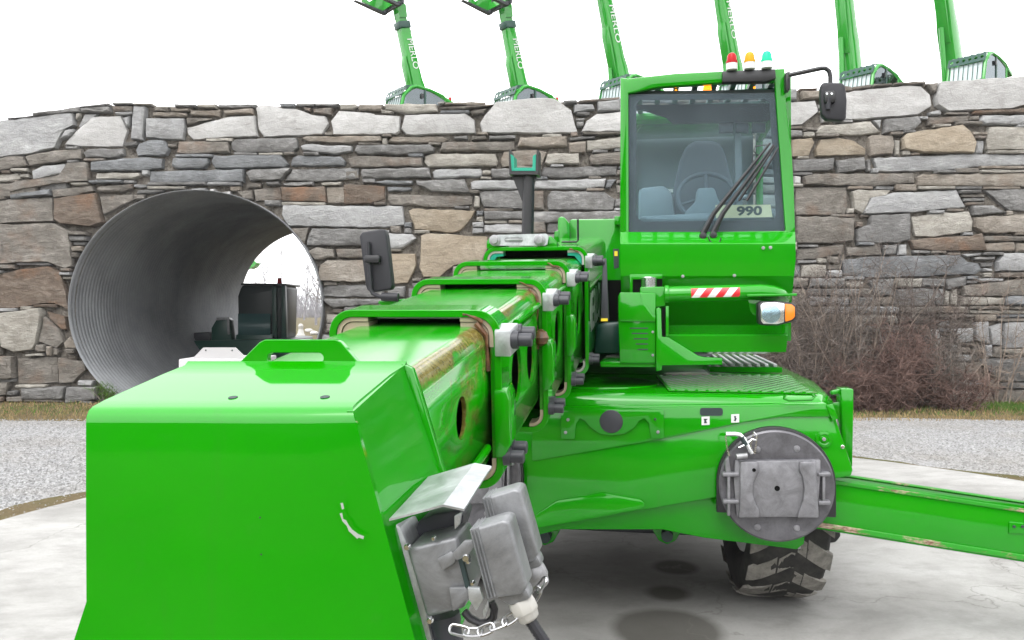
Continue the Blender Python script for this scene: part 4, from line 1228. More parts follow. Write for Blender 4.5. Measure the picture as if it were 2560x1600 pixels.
def chain(path, b, rl=.0115, wl=.006, rt=.0019):
    pts = [P(u, v, b) for u, v in path]
    for i in range(len(pts) - 1):
        c = (pts[i] + pts[i + 1]) / 2; d = (pts[i + 1] - pts[i]); L = d.length * .5 + wl * .55; d.normalize()
        side = Vector((0, 1, 0)) if i % 2 else d.cross(Vector((0, 1, 0))).normalized()
        side = (side * .85 + (Vector((0, 1, 0)) if not i % 2 else d.cross(Vector((0, 1, 0)))) * .5).normalized()
        loop = []
        for k in range(17):
            t = 2 * math.pi * k / 16; ex = (L - wl) * (1 if math.cos(t) > 0 else -1) if abs(math.cos(t)) > .05 else 0
            loop.append(c + d * (ex + wl * math.cos(t)) + side * wl * math.sin(t))
        bm = bmesh.new(); a_tube(bm, loop, rt, 7, cap=False); part('chain_link', bm, M['chain'], cb)
chain([(1130, 1572), (1166, 1580), (1200, 1580), (1230, 1568), (1262, 1556), (1288, 1540)], 1.03)
chain([(1332, 1498), (1346, 1474), (1362, 1450)], 1.08)

# ---------------------------------------------------------------- chassis
bm = bmesh.new(); Z = 1.175
dk = [(-1.22, 4.0), (.815, 4.0), (.90, 4.25), (.965, 4.9), (.965, 9.0), (-1.22, 9.0)]
loops = []
for (ins, dz) in ((0.02, -.30), (0.0, -.075), (.012, -.035), (.035, -.008), (.065, 0.0)):
    cxx, cyy = -.13, 6.5; L = []
    for x, y in dk: L.append(Vector((x - math.copysign(ins, x - cxx), y - math.copysign(ins, y - cyy), Z + dz)))
    loops.append(L)
r_ = a_loft(bm, loops); bm.faces.new(r_[-1])
chas = part('chassis', bm, M['green'], None, ang=R(50))
up_f = [(1180, 1018), (2066, 1008), (2088, 1042), (2133, 1175), (2128, 1190), (2095, 1196), (1800, 1242), (1330, 1325), (1180, 1352)]
prism('front_panel', up_f, 3.975, .30, M['green'], chas, bev=.008)
bm = bmesh.new()
lo_t = [(1180, 1200), (2016, 1200)]; lo_b = [(2016, 1300), (2010, 1360), (1992, 1374), (1760, 1345), (1655, 1324), (1400, 1324), (1345, 1338), (1180, 1352)]
a_prism(bm, [P(u, v, 4.0) for u, v in lo_t] + [P(u, v, 4.0 + .04 * (v - 1200) / 170) for u, v in lo_b], (0, .035, 0)); part('lower_apron', bm, M['green'], chas, bev=.005)
prism('cover_panel', [(1330, 1022), (1925, 1016), (2066, 1014), (2078, 1042), (1950, 1043), (1860, 1056), (1660, 1097), (1460, 1131), (1330, 1153)], 3.966, .02, M['green'], chas, bev=.003)
prism('boss_plate', [(1402, 1098), (1402, 1024), (1660, 1024), (1660, 1097), (1628, 1097), (1622, 1058), (1610, 1046), (1598, 1052), (1585, 1070), (1560, 1085), (1530, 1089), (1500, 1085), (1475, 1068), (1462, 1052), (1450, 1046), (1440, 1058), (1436, 1098)], 3.952, .015, M['green'], chas, bev=.003)
bm = bmesh.new(); a_prism(bm, circ(1528, 1054, 3.948, .057), (0, .01, 0)); part('round_port', bm, M['grey_plastic'], chas, bev=.003)
for u, v in ((1414, 1081), (1420, 1049), (1645, 1080)): bolt(u, v, 3.952, .008, chas, 'bolt', M['cast'])
bolt(1638, 1048, 3.952, .006, chas, 'bolt', M['ink'])
bm = bmesh.new(); a_prism(bm, [P(u, v, 3.962) for u, v in rrect(1750, 1807, 1020, 1039, 6, 4)], (0, .01, 0)); part('hand_slot', bm, M['ink'], chas)
for (u, v) in ((1764, 1052), (1838, 1046)):
    st = prism('sticker', [(u - 10, v - 10), (u + 10, v - 11), (u + 10, v + 10), (u - 10, v + 11)], 3.963, .002, M['white'], chas)
    prism('sticker_mark', [(u - 3, v - 6), (u + 3, v - 6), (u + 1, v - 3), (u + 4, v), (u + 1, v + 7), (u - 4, v + 5), (u - 1, v + 2)] if u > 1800 else [(u - 5, v - 5), (u + 5, v - 5), (u + 5, v - 4), (u + 1, v - 1), (u + 4, v + 6), (u - 4, v + 6), (u - 3, v)], 3.9615, .001, M['ink'], chas)
prism('stiffener_blade', [(1338, 1288), (1393, 1252), (1506, 1233), (1600, 1249), (1611, 1258), (1611, 1268), (1604, 1273), (1480, 1297), (1338, 1321)], 3.960, .02, M['green'], chas, bev=.004)
bm = bmesh.new(); a_lathe(bm, P(2060, 1098, 3.975), (0, -1, 0), [(0, .040), (.008, .038), (.010, .026), (.007, .020), (.012, .016), (.012, 0)], 22); part('round_boss', bm, M['green'], chas)
for u, v, m_ in ((2060, 1098, 'cast'), (2106, 1117, 'chrome'), (1719, 1314, 'ink'), (1997, 1368, 'cast')): bolt(u, v, 3.962 if v < 1200 else 4.07, .009, chas, 'bolt', M[m_])
bm = bmesh.new(); a_tube(bm, PS([(1963, 988), (1960, 995), (1972, 1000), (2030, 998), (2036, 992), (2030, 985)], 3.94), .008, 8); part('grab_handle', bm, M['green'], chas)
prism('side_strip', [(2066, 1014), (2082, 1010), (2096, 1046), (2082, 1055)], 3.958, .015, M['green'], chas, bev=.003)
prism('corner_post', [(2102, 972), (2135, 972), (2134, 1060), (2132, 1170), (2122, 1170), (2106, 1100), (2104, 1040)], 4.30, .12, M['green'], chas, bev=.012)
prism('post_arm', [(2079, 978), (2104, 972), (2104, 984), (2079, 988)], 4.33, .05, M['green'], chas, bev=.006)
prism('post_gusset', [(2078, 1008), (2110, 1004), (2110, 1090), (2092, 1040)], 4.34, .03, M['green'], chas, bev=.004)
# deck plate with tread and the aluminium step under the cab
bm = bmesh.new(); L = [P(1672, 982, 4.12), P(2045, 975, 4.10), P(2010, 945, 4.45), P(1975, 928, 5.2), P(1640, 932, 5.0)]
for p in L: p.z = Z + .004
a_prism(bm, L, (0, 0, .006)); part('tread_plate', bm, M['green'], chas)
bm = bmesh.new(); dr = Vector((math.cos(R(62)), math.sin(R(62)), 0)); nn = Vector((-dr.y, dr.x, 0)); ctr = sum(L, Vector()) / 5
for k in range(-22, 23):
    o0 = ctr + nn * .046 * k; ts = []
    for i in range(5):
        A, D0 = L[i], L[(i + 1) % 5] - L[i]; den = dr.x * D0.y - dr.y * D0.x
        if abs(den) < 1e-6: continue
        w = A - o0; t = (w.x * D0.y - w.y * D0.x) / den; s_ = (w.x * dr.y - w.y * dr.x) / den
        if 0 <= s_ <= 1: ts.append(t)
    if len(ts) >= 2 and max(ts) - min(ts) > .06:
        a0_, a1_ = o0 + dr * (min(ts) + .02), o0 + dr * (max(ts) - .02)
        a_prism(bm, [a0_ + nn * .008 + Vector((0, 0, .005)), a1_ + nn * .008 + Vector((0, 0, .005)), a1_ - nn * .008 + Vector((0, 0, .005)), a0_ - nn * .008 + Vector((0, 0, .005))], (0, 0, .0055))
tag(part('tread_ridges', bm, M['green'], chas, smooth=False), kind='stuff')
for i, (u, v) in enumerate(((1677, 936), (1694, 953), (1714, 970))):
    bm = bmesh.new(); c = P(u, v, 4.6 - .19 * i); c.z = Z + .0035
    a_box(bm, c, (.05, .03, .012), Matrix.Rotation(R(-35), 3, 'Z')); part('hinge_slot', bm, M['ink'], chas)
bm = bmesh.new(); a_box(bm, (.60, 6.0, Z + .020), (.46, 1.1, .034)); step = part('step_tray', bm, M['green'], chas)
for i in range(8):
    bm = bmesh.new(); a_box(bm, (.41 + i * .054, 6.0, Z + .048), (.024, 1.08, .020)); part('step_slat', bm, M['zinc'], chas, bev=.003, seg=1)
bm = bmesh.new(); a_lathe(bm, (-.30, 4.55, Z + .001), (0, 0, 1), [(0, .34), (.006, .335), (.006, 0)], 40); part('deck_cover_disc', bm, M['green'], chas)
# turntable
bm = bmesh.new(); a_lathe(bm, (-.16, 6.5, Z), (0, 0, 1), [(0, .62), (.12, .62), (.14, .58), (.14, 0)], 48); part('slew_ring', bm, M['grey_plastic'], chas)
bm = bmesh.new(); a_box(bm, (-.40, 6.6, Z + .26), (1.0, 2.4, .22)); part('turret_base', bm, M['green'], chas, bev=.03)
bm = bmesh.new(); a_box(bm, (-.16, 6.5, .62), (1.1, 4.2, .5)); part('frame_rail', bm, M['grey_plastic'], chas, bev=.03)
for bb in (4.71, 7.95):
    bm = bmesh.new(); a_tube(bm, [(-1.0, bb, .60), (-.7, bb, .60), (-.4, bb, .60), (.1, bb, .60), (.4, bb, .60), (.68, bb, .60)], [.09, .09, .17, .17, .09, .09], 16); part('axle', bm, M['black'], chas)
for u, v in ((1362, 1345), (1668, 1342)):
    bm = bmesh.new(); p = P(u, v, 4.25); a_lathe(bm, p, (0, 1, 0), [(0, .03), (.5, .03)], 16); part('lower_pin', bm, M['ink'], chas)
    prism('pin_lug', [(u - 40, v - 22), (u + 40, v - 22), (u + 22, v + 10), (u, v + 20), (u - 22, v + 10)], 4.32, .06, M['green'], chas, bev=.008)
# tank, and a black block painted as the shaded gap between boom and cab
bm = bmesh.new(); a_prism(bm, PS([(1490, 818), (1496, 808), (1552, 806), (1552, 886), (1482, 886)], 4.75), (0, .5, 0)); part('tank', bm, M['dark_green'], chas, bev=.03)
prism('dark_gap_fill', [(1500, 700), (1552, 700), (1552, 830), (1480, 830)], 5.3, .4, M['flat_black'], chas)

# stabiliser foot plates, both front corners
def foot_plate(du, parent):
    cx = P(1942 + du, 1217, 3.90) if du == 0 else Vector((-.908, 3.90, P(1942, 1217, 3.90).z))
    base = P(1942, 1217, 3.90); sh = cx - base
    def Q(pts, b): return [p + Vector((sh.x, 0, 0)) for p in PS(pts, b)]
    bm = bmesh.new(); r = .262
    arc = [cx + Vector((.271 * math.cos(t), .035, .271 * math.sin(t) + .005)) for t in (R(q) for q in range(0, 181, 6))]
    zb = P(1942, 1292, 3.90).z; a_prism(bm, arc + [Vector((arc[-1].x, arc[-1].y, zb)), Vector((arc[0].x, arc[0].y, zb))], (0, .035, 0))
    bk = part('foot_bracket', bm, M['black'], parent, bev=.004)
    bm = bmesh.new(); a_lathe(bm, cx + Vector((0, .033, 0)), (0, -1, 0), [(0, r), (.016, r), (.022, r - .008), (.022, 0)], 56)
    ft = part('foot_disc', bm, M['foot_dark'], parent)
    def raised(pts, b, d, name='foot_rib', bev=.005):
        bm = bmesh.new(); a_prism(bm, Q(pts, b), (0, d, 0)); part(name, bm, M['foot'], parent, bev=bev)
    raised([(1838, 1153), (2052, 1150), (2052, 1180), (2044, 1293), (1842, 1293), (1834, 1200)], 3.882, .035, 'foot_web')
    raised([(1850, 1154), (1894, 1154), (1897, 1180), (1884, 1205), (1882, 1235), (1890, 1262), (1899, 1276), (1899, 1295), (1846, 1295), (1850, 1262)], 3.866, .025, 'foot_lobe', .007)
    raised([(2000, 1154), (2040, 1154), (2046, 1262), (2048, 1295), (1993, 1295), (1998, 1276), (2008, 1250), (2011, 1220), (2006, 1192), (1998, 1176)], 3.866, .025, 'foot_lobe', .007)
    for u0, u1, v in ((1806, 1848, 1187), (1808, 1848, 1255), (2046, 2077, 1187), (2046, 2077, 1258)): raised([(u0, v - 5), (u1, v - 5), (u1, v + 5), (u0, v + 5)], 3.872, .04)
    for u in (1822, 2060): raised([(u - 4, 1188), (u + 4, 1188), (u + 4, 1290 if u < 2000 else 1262), (u - 4, 1290 if u < 2000 else 1262)], 3.876, .03)
    raised([(1812, 1150), (1822, 1140), (1828, 1185), (1814, 1185)], 3.878, .03)
    for u, v, rr in ((1943, 1221, .0125), (1885, 1175, .0085)):
        bm = bmesh.new(); p = P(u, v, 3.8815 if u > 1900 else 3.8655) + Vector((sh.x, 0, 0)); a_lathe(bm, p, (0, -1, 0), [(0, rr), (.001, rr), (.001, 0)], 16); part('foot_hole', bm, M['flat_black'], parent)
    for u, v in ((1893, 1124), (1992, 1122), (1893, 1318), (1992, 1320)):
        bm = bmesh.new(); p = P(u, v, 3.911) + Vector((sh.x, 0, 0)); a_lathe(bm, p, (0, -1, 0), [(0, .016), (.004, .014), (.006, .006), (.006, 0)], 14); part('foot_rivet', bm, M['foot'], parent)
    return bk
fb = foot_plate(0, chas)
foot_plate(1, chas)
bm = bmesh.new(); a_tube(bm, PS([(1815, 1085), (1838, 1085), (1850, 1087), (1860, 1097), (1880, 1134)], 3.86), .0105, 10); part('locking_pin', bm, M['chrome'], chas)
bm = bmesh.new(); a_tube(bm, PS([(1854, 1092), (1866, 1112)], 3.86), .0125, 10); part('pin_sleeve', bm, M['ink'], chas)
bm = bmesh.new(); a_tube(bm, [P(1841, 1142, 3.86), P(1868, 1139, 3.865)], .0135, 14); part('pin_socket', bm, M['cast'], chas)
bm = bmesh.new(); a_tube(bm, PS([(1847, 1119), (1866, 1110), (1880, 1098), (1890, 1100), (1893, 1090), (1884, 1080)], 3.855), .004, 6); part('clip_wire', bm, M['chrome'], chas)
for path in ([(1814, 1088), (1815, 1100), (1817, 1115), (1820, 1130), (1824, 1140)], [(1890, 1092), (1891, 1105), (1889, 1120), (1886, 1135)], [(1885, 1080), (1880, 1100), (1876, 1115), (1884, 1132)]):
    bm = bmesh.new()
    for i in range(len(path) - 1):
        p0, p1 = P(*path[i], 3.855), P(*path[i + 1], 3.855)
        for t in (.15, .5, .85): a_box(bm, p0.lerp(p1, t), (.005, .004, .008), Matrix.Rotation(t * 9, 3, 'Y'))
    part('fine_chain', bm, M['chrome'], chas)

# stabiliser beam running out to the right, down to its own foot
bt0, bt1 = P(2090, 1189, 4.03), P(2560, 1259, 4.03)
def beam_pt(a, n, b): return Vector((a, b - .17, bt0.z + (bt1.z - bt0.z) * (a - bt0.x) / (bt1.x - bt0.x) + n))
bm = bmesh.new(); a_prism(bm, [beam_pt(.45, 0, 4.2), beam_pt(2.45, 0, 4.2), beam_pt(2.45, -.272, 4.2), beam_pt(.45, -.272, 4.2)], (0, .085, 0))
sb = part('stabiliser_beam', bm, M['green'], None, bev=.010)
for n0, n1 in ((-.022, -.040), (-.235, -.259)):
    bm = bmesh.new(); a_prism(bm, [beam_pt(.46, n0, 4.191), beam_pt(2.44, n0, 4.191), beam_pt(2.44, n1, 4.191), beam_pt(.46, n1, 4.191)], (0, .012, 0)); part('slide_rail', bm, M['rust_rail'], sb, bev=.002, seg=1)
bm = bmesh.new(); a_prism(bm, [beam_pt(.80, .004, 4.19), beam_pt(2.44, .004, 4.19), beam_pt(2.44, .004, 4.23), beam_pt(.80, .004, 4.23)], (0, 0, .004)); part('slide_rail', bm, M['rust_rail'], sb)
pl = [P(2524, 1304, 4.022), P(2600, 1312, 4.022), P(2600, 1336, 4.022), P(2522, 1334, 4.022)]
bm = bmesh.new(); a_prism(bm, pl, (0, .012, 0)); part('stop_plate', bm, M['green'], sb, bev=.003)
for u in (2535, 2556): bolt(u, 1316, 4.021, .007, sb, 'bolt', M['ink'])
bm = bmesh.new(); a_box(bm, (2.52, 4.10, .45), (.16, .26, .62)); part('jack_housing', bm, M['green'], sb, bev=.01)
bm = bmesh.new(); a_lathe(bm, (2.52, 4.10, .05), (0, 0, 1), [(0, .045), (.25, .045)], 16); part('jack_rod', bm, M['chrome'], sb)
bm = bmesh.new(); a_lathe(bm, (2.52, 4.10, 0), (0, 0, 1), [(0, .25), (.02, .25), (.05, .10), (.07, 0)], 32); part('jack_foot', bm, M['foot'], sb)

# ---------------------------------------------------------------- wheels
def wheel_mesh():
    Rr, W = .575, .385; prof_ = [(-W / 2 + .05, .34), (-W / 2 + .01, .38), (-W / 2 - .012, .46), (-W / 2 + .004, .535), (-W / 2 + .03, .56), (-.1, .572), (0, .575), (.1, .572), (W / 2 - .03, .56), (W / 2 - .004, .535), (W / 2 + .012, .46), (W / 2 - .01, .38), (W / 2 - .05, .34)]
    bm = bmesh.new(); rings = []
    for i in range(64):
        t = 2 * math.pi * i / 64; rings.append([bm.verts.new((x, r * math.sin(t), r * math.cos(t))) for x, r in prof_])
    for i in range(64):
        a, b = rings[i], rings[(i + 1) % 64]
        for j in range(len(prof_) - 1): bm.faces.new((a[j], b[j], b[j + 1], a[j + 1]))
    t1 = bpy.data.meshes.new('tyre'); bmesh.ops.recalc_face_normals(bm, faces=bm.faces[:]); bm.to_mesh(t1); bm.free(); t1.materials.append(M['rubber'])
    t1.polygons.foreach_set('use_smooth', [True] * len(t1.polygons))
    bm = bmesh.new(); NL = 17
    def lug_(th0, x0, x1, slope, wid):
        xs = [x0 + (x1 - x0) * q / 4 for q in range(5)]; lo, hi = [], []
        for x in xs:
            tc = th0 + slope * abs(x); top = Rr - .035 * (max(0, abs(x) - .12) / .11) ** 2
            for side, dst in ((-1, lo), (1, hi)):
                t = tc + side * wid / 2
                dst.append((Vector((x, .545 * math.sin(t + side * .012), .545 * math.cos(t + side * .012))), Vector((x, top * math.sin(t), top * math.cos(t)))))
        vl = [(bm.verts.new(a), bm.verts.new(b)) for a, b in lo]; vh = [(bm.verts.new(a), bm.verts.new(b)) for a, b in hi]
        for q in range(4):
            bm.faces.new((vl[q][1], vl[q + 1][1], vh[q + 1][1], vh[q][1]))
            bm.faces.new((vl[q][0], vl[q + 1][0], vl[q + 1][1], vl[q][1])); bm.faces.new((vh[q][1], vh[q + 1][1], vh[q + 1][0], vh[q][0]))
        bm.faces.new((vl[0][0], vl[0][1], vh[0][1], vh[0][0])); bm.faces.new((vl[4][0], vh[4][0], vh[4][1], vl[4][1]))
    for i in range(NL):
        t = 2 * math.pi * i / NL
        lug_(t, -.203, -.072, -1.35, .19); lug_(t + math.pi / NL, .072, .203, -1.35, .19)
        lug_(t - .02, -.062, .012, -1.35, .17); lug_(t + math.pi / NL - .02, .022, .066, -1.35, .15)
    t2 = bpy.data.meshes.new('tread_lugs'); bmesh.ops.recalc_face_normals(bm, faces=bm.faces[:]); bm.to_mesh(t2); bm.free(); t2.materials.append(M['lug'])
    bm = bmesh.new()
    a_lathe(bm, (-.16, 0, 0), (1, 0, 0), [(0, .34), (.02, .345), (.06, .30), (.12, .26), (.16, .10), (.30, .10), (.30, 0)], 32)
    t3 = bpy.data.meshes.new('rim'); bmesh.ops.recalc_face_normals(bm, faces=bm.faces[:]); bm.to_mesh(t3); bm.free(); t3.materials.append(M['white'])
    return t1, t2, t3
wm = wheel_mesh()
for i, (a, b, sgn) in enumerate(((.64, 4.71, 1), (-1.068, 4.71, -1), (.748, 7.95, 1), (-1.068, 7.95, -1))):
    w = new_obj('tyre', wm[0], None, mach); w.location = (a - MB.x, b - MB.y, .575); w.rotation_euler = (R(7 + 5 * i), 0, R(5) if i < 2 else 0)
    for me, nm in ((wm[1], 'tread_lugs'), (wm[2], 'rim')): new_obj(nm, me, None, w)
prism('mudguard', [(2008, 1334), (2100, 1322), (2104, 1342), (2090, 1358), (2010, 1364)], 4.42, .4, M['black'], chas, bev=.015)

# ---------------------------------------------------------------- cab
bF = 4.50
bm = bmesh.new()
ol = [(1551, 193), (1570, 196), (1690, 183), (1962, 171), (1966, 261), (1979, 368), (1985, 468), (1988, 568), (1989, 606), (1550, 606)]
hol = [(1571, 236), (1937, 232), (1964, 577), (1572, 582)]
hol2 = [(1571, 231), (1645, 216), (1808, 205), (1936, 200), (1937, 226), (1571, 230.5)]
a_plate(bm, PS(ol, bF), [PS([(1571, 233), (1646, 217), (1808, 206), (1937, 203), (1964, 577), (1572, 582)], bF)], (0, .055, 0))
cab = part('cab', bm, M['green'], None, bev=.006)
# lower nose: one curved sheet
rws = [(4.495, 580, 1551, 1988), (4.475, 588, 1551, 1988), (4.402, 606, 1551, 1989), (4.394, 610, 1551, 1989), (4.394, 650, 1551, 1989), (4.402, 690, 1552, 1985), (4.46, 735, 1553, 1981), (4.55, 775, 1555, 1977), (4.60, 820, 1556, 1974)]
bm = bmesh.new(); a_loft(bm, [[P(ul, v, b).lerp(P(ur, v, b), q / 4) for q in range(5)] for b, v, ul, ur in rws], closed=False)
nose = part('cab_nose', bm, M['green'], cab, ang=R(24)); 
if nose.data.polygons[5].normal.y > 0: nose.data.flip_normals()
bake_shell(nose, .012, R(24))
aL, aR, zf, zt = P(1551, 606, bF).x, P(1986, 606, bF).x, 1.42, P(1760, 185, bF).z
def side_wall(a, dx, name):
    bm = bmesh.new(); o = [Vector((a, bF + .058, zf)), Vector((a, 5.75, zf)), Vector((a, 5.80, zt - .03)), Vector((a, bF + .058, zt))]
    h = [Vector((a, bF + .12, 1.95)), Vector((a, 5.66, 1.95)), Vector((a, 5.70, zt - .14)), Vector((a, bF + .12, zt - .12))]
    a_plate(bm, o, [h], (dx, 0, 0)); part(name, bm, M['green'], cab, bev=.004)
    bm = bmesh.new(); a_prism(bm, [p + Vector((dx / 2, 0, 0)) for p in h], (.005, 0, 0)); part('side_window', bm, M['glass'], cab)
side_wall(aL + .002, .045, 'side_frame'); side_wall(aR - .052, .045, 'side_frame')
bm = bmesh.new(); o = [Vector((aL + .05, 5.75, zf)), Vector((aR - .06, 5.75, zf)), Vector((aR - .06, 5.80, zt - .03)), Vector((aL + .05, 5.80, zt - .03))]
h = [Vector((aL + .08, 5.755, 1.95)), Vector((aR - .10, 5.755, 1.95)), Vector((aR - .10, 5.78, 2.45)), Vector((aL + .08, 5.78, 2.45))]
a_plate(bm, o, [h], (0, .04, 0)); part('rear_frame', bm, M['interior'], cab)
bm = bmesh.new(); a_prism(bm, [p + Vector((0, .02, 0)) for p in h], (0, .005, 0)); part('rear_window', bm, M['glass'], cab)
bm = bmesh.new(); a_box(bm, ((aL + aR) / 2, 5.15, zf + .02), (aR - aL - .12, 1.2, .04)); part('cab_floor', bm, M['interior'], cab)
bm = bmesh.new(); a_box(bm, ((aL + aR) / 2, 5.47, zt - .06), (aR - aL - .11, .60, .05)); part('roof_panel', bm, M['green'], cab, bev=.01)
for i in range(8):
    bm = bmesh.new(); x = aL + .10 + (aR - aL - .2) * i / 7; a_box(bm, (x, 4.86, zt - .03), (.030, .60, .03)); part('roof_guard_bar', bm, M['dark_green'], cab)
for y in (4.70, 4.98):
    bm = bmesh.new(); a_box(bm, ((aL + aR) / 2, y, zt - .052), (aR - aL - .10, .03, .014)); part('roof_guard_bar', bm, M['dark_green'], cab)
# windscreen, its black border and the sun visor
ws = [(1571.5, 236), (1936.5, 232), (1963.5, 576.5), (1572.5, 581.5)]
bm = bmesh.new(); a_prism(bm, PS(ws, bF + .020), (0, .006, 0)); part('windscreen', bm, M['glass'], cab)
bm = bmesh.new(); inner = [(1591, 262), (1600, 250), (1912, 248), (1924, 256), (1940, 535), (1936, 545), (1926, 550), (1612, 554), (1598, 549), (1591, 538)]
a_plate(bm, PS(ws, bF + .032), [PS(inner, bF + .032)], (0, .008, 0)); part('screen_border', bm, M['mirror_grey'], cab)
prism('sun_visor', [(1577, 262), (1938, 258), (1942, 290), (1915, 303), (1684, 309), (1667, 294), (1607, 274), (1577, 271)], 4.60, .02, M['flat_black'], cab)
for u0, u1 in ((1798, 1834), (1840, 1872), (1880, 1914)): prism('visor_block', [(u0, 306), (u1, 306), (u1, 331), (u0, 331)], 4.63, .03, M['black'], cab, bev=.004)
prism('header_rail', [(1575, 228), (1937, 224), (1937, 234), (1575, 238)], 4.555, .03, M['ink'], cab)
# seat, steering wheel, dash
bm = bmesh.new(); a_prism(bm, PS([(1676, 560), (1684, 470), (1700, 400), (1716, 362), (1740, 350), (1785, 350), (1806, 362), (1818, 400), (1834, 470), (1842, 560)], 5.15), (0, .16, 0)); part('seat_back', bm, M['seat'], cab, bev=.04, seg=3)
bm = bmesh.new(); a_box(bm, (.29, 5.0, 1.86), (.48, .45, .14)); part('seat_cushion', bm, M['seat'], cab, bev=.04)
sc0 = P(1766, 492, 4.86); bm = bmesh.new(); xx = Vector((1, 0, 0)); yy = Vector((0, .45, .89)).normalized()
ring = [sc0 + xx * .165 * math.cos(2 * math.pi * i / 32) + yy * .165 * math.sin(2 * math.pi * i / 32) for i in range(33)]
a_tube(bm, ring, .014, 8, cap=False)
for t in (R(200), R(340), R(90)): a_tube(bm, [sc0, sc0 + xx * .16 * math.cos(t) + yy * .16 * math.sin(t)], .011, 6)
part('steering_wheel', bm, M['seat'], cab)
bm = bmesh.new(); a_prism(bm, PS([(1744, 470), (1786, 468), (1796, 500), (1822, 520), (1820, 560), (1720, 560), (1712, 530), (1738, 505)], 4.76), (0, .10, 0)); part('steering_column', bm, M['interior_light'], cab, bev=.015)
bm = bmesh.new(); a_prism(bm, PS([(1592, 556), (1600, 540), (1760, 532), (1936, 528), (1945, 556)], 4.62), (0, .22, 0)); part('dashboard', bm, M['interior_light'], cab, bev=.02)
prism('side_console', [(1596, 470), (1660, 462), (1680, 480), (1690, 560), (1596, 560)], 4.95, .5, M['interior'], cab, bev=.03)
prism('door_post', [(1836, 300), (1852, 300), (1858, 560), (1840, 560)], 5.3, .06, M['interior'], cab)
# wipers
for (x0, y0, x1, y1) in ((1757, 584, 1925, 358), (1783, 582, 1934, 362)):
    bm = bmesh.new(); p0, p1 = P(x0, y0, 4.462), P(x1, y1, 4.475); q = P(x0 + (x1 - x0) * .16, y0 + (y1 - y0) * .22, 4.455)
    a_tube(bm, [p0, q, p1], [.017, .013, .006], 8); wp = part('wiper_arm', bm, M['black'], cab)
    bm = bmesh.new(); d = P(12, 8, 4.475) - P(0, 0, 4.475); a_tube(bm, [p1 + d * .7, p0.lerp(p1, .42) + d * 1.2], [.006, .008], 6); part('wiper_blade', bm, M['black'], cab)
    bm = bmesh.new(); a_lathe(bm, P(x0, y0 + 6, 4.47), (0, -1, 0), [(0, .020), (.03, .018), (.034, 0)], 14); part('wiper_pivot', bm, M['black'], cab)
bm = bmesh.new(); a_tube(bm, PS([(1918, 362), (1888, 366), (1884, 378), (1900, 392), (1884, 386), (1880, 402), (1890, 414)], 4.47), .003, 6); part('washer_hose', bm, M['black'], cab)
bm = bmesh.new(); a_tube(bm, PS([(1770, 592), (1776, 604), (1790, 610), (1800, 604), (1802, 594)], 4.41), .004, 6); part('washer_hose', bm, M['black'], cab)
for u, v, b in ((1908, 620, 4.385), (1926, 619, 4.385), (1707, 691, 4.40), (1836, 689, 4.40), (1726, 749, 4.49), (1811, 748, 4.49)): bolt(u, v, b, .009, cab, 'screw', M['cast'])
# bumper tube with hazard strip, lower box, side housing
bm = bmesh.new(); tp = [P(1664, 736, 4.32), P(1900, 731, 4.32), P(1925, 733, 4.335), P(1944, 737, 4.37), P(1954, 742, 4.44), P(1957, 746, 4.52)]
a_tube(bm, tp, .043, 20); bump_ = part('bumper_tube', bm, M['green'], cab)
bm = bmesh.new(); a_lathe(bm, P(1667, 736, 4.32), (1, 0, 0), [(-.012, .05), (.012, .05)], 24); part('tube_flange', bm, M['green'], cab, bev=.004)
def strip_pt(f, th, r=.0440):
    c = P(1727 + 121 * f, 729 - .2 * f, 4.32); cz = tp[0].lerp(tp[1], (c.x - tp[0].x) / (tp[1].x - tp[0].x)).z
    return Vector((c.x, 4.32 - r * math.cos(th), cz + r * math.sin(th)))
for k in range(7):
    bm = bmesh.new(); f0, f1 = (k - .5) / 6.2, (k + .5) / 6.2; th = [R(-28 + 66 * q / 6) for q in range(7)]
    top, bot = [], []
    for q, t in enumerate(th):
        s = (q / 6 - .5) * .15
        top.append(strip_pt(min(1, max(0, f0 + s)), t)); bot.append(strip_pt(min(1, max(0, f1 + s)), t))
    a_loft(bm, [top, bot], closed=False); part('hazard_stripe', bm, M['red'] if k % 2 == 0 else M['white'], cab, recalc=False)
prism('tube_mount', [(1600, 717), (1664, 716), (1664, 765), (1640, 768), (1639, 785), (1632, 786), (1616, 764), (1612, 756), (1602, 752), (1599, 735)], 4.30, .10, M['green'], cab, bev=.012)
prism('step_bracket', [(1640, 772), (1646, 768), (1653, 772), (1655, 842), (1671, 843), (1745, 889), (1760, 893), (1806, 895), (1806, 912), (1655, 914), (1655, 926), (1640, 928)], 4.27, .05, M['green'], cab, bev=.004)
prism('bracket_gap', [(1655, 768), (1664, 768), (1664, 842), (1655, 842)], 4.305, .03, M['flat_black'], cab)
prism('bracket_edge', [(1664, 765), (1672, 765), (1672, 842), (1664, 842)], 4.29, .05, M['green'], cab, bev=.003)
bm = bmesh.new(); a_loft(bm, [[P(ul, v, b).lerp(P(ur, v, b), q / 2) for q in range(3)] for b, v, ul, ur in ((4.56, 812, 1668, 1971), (4.36, 836, 1668, 1969), (4.35, 840, 1668, 1969), (4.36, 880, 1668, 1965), (4.9, 884, 1690, 1950))], closed=False)
lb = part('lower_box', bm, M['green'], cab); 
if lb.data.polygons[4].normal.y > 0: lb.data.flip_normals()
bake_shell(lb, .010, R(24))
hs2 = prism('side_housing', [(1545, 742), (1551, 731), (1640, 731), (1640, 909), (1549, 909), (1545, 800)], 4.285, .32, M['green'], cab, bev=.010)
prism('housing_lid', [(1545, 740), (1550, 731), (1600, 731), (1604, 752), (1614, 760), (1630, 786), (1639, 788), (1639, 804), (1552, 804), (1546, 796)], 4.274, .012, M['green'], cab, bev=.004)
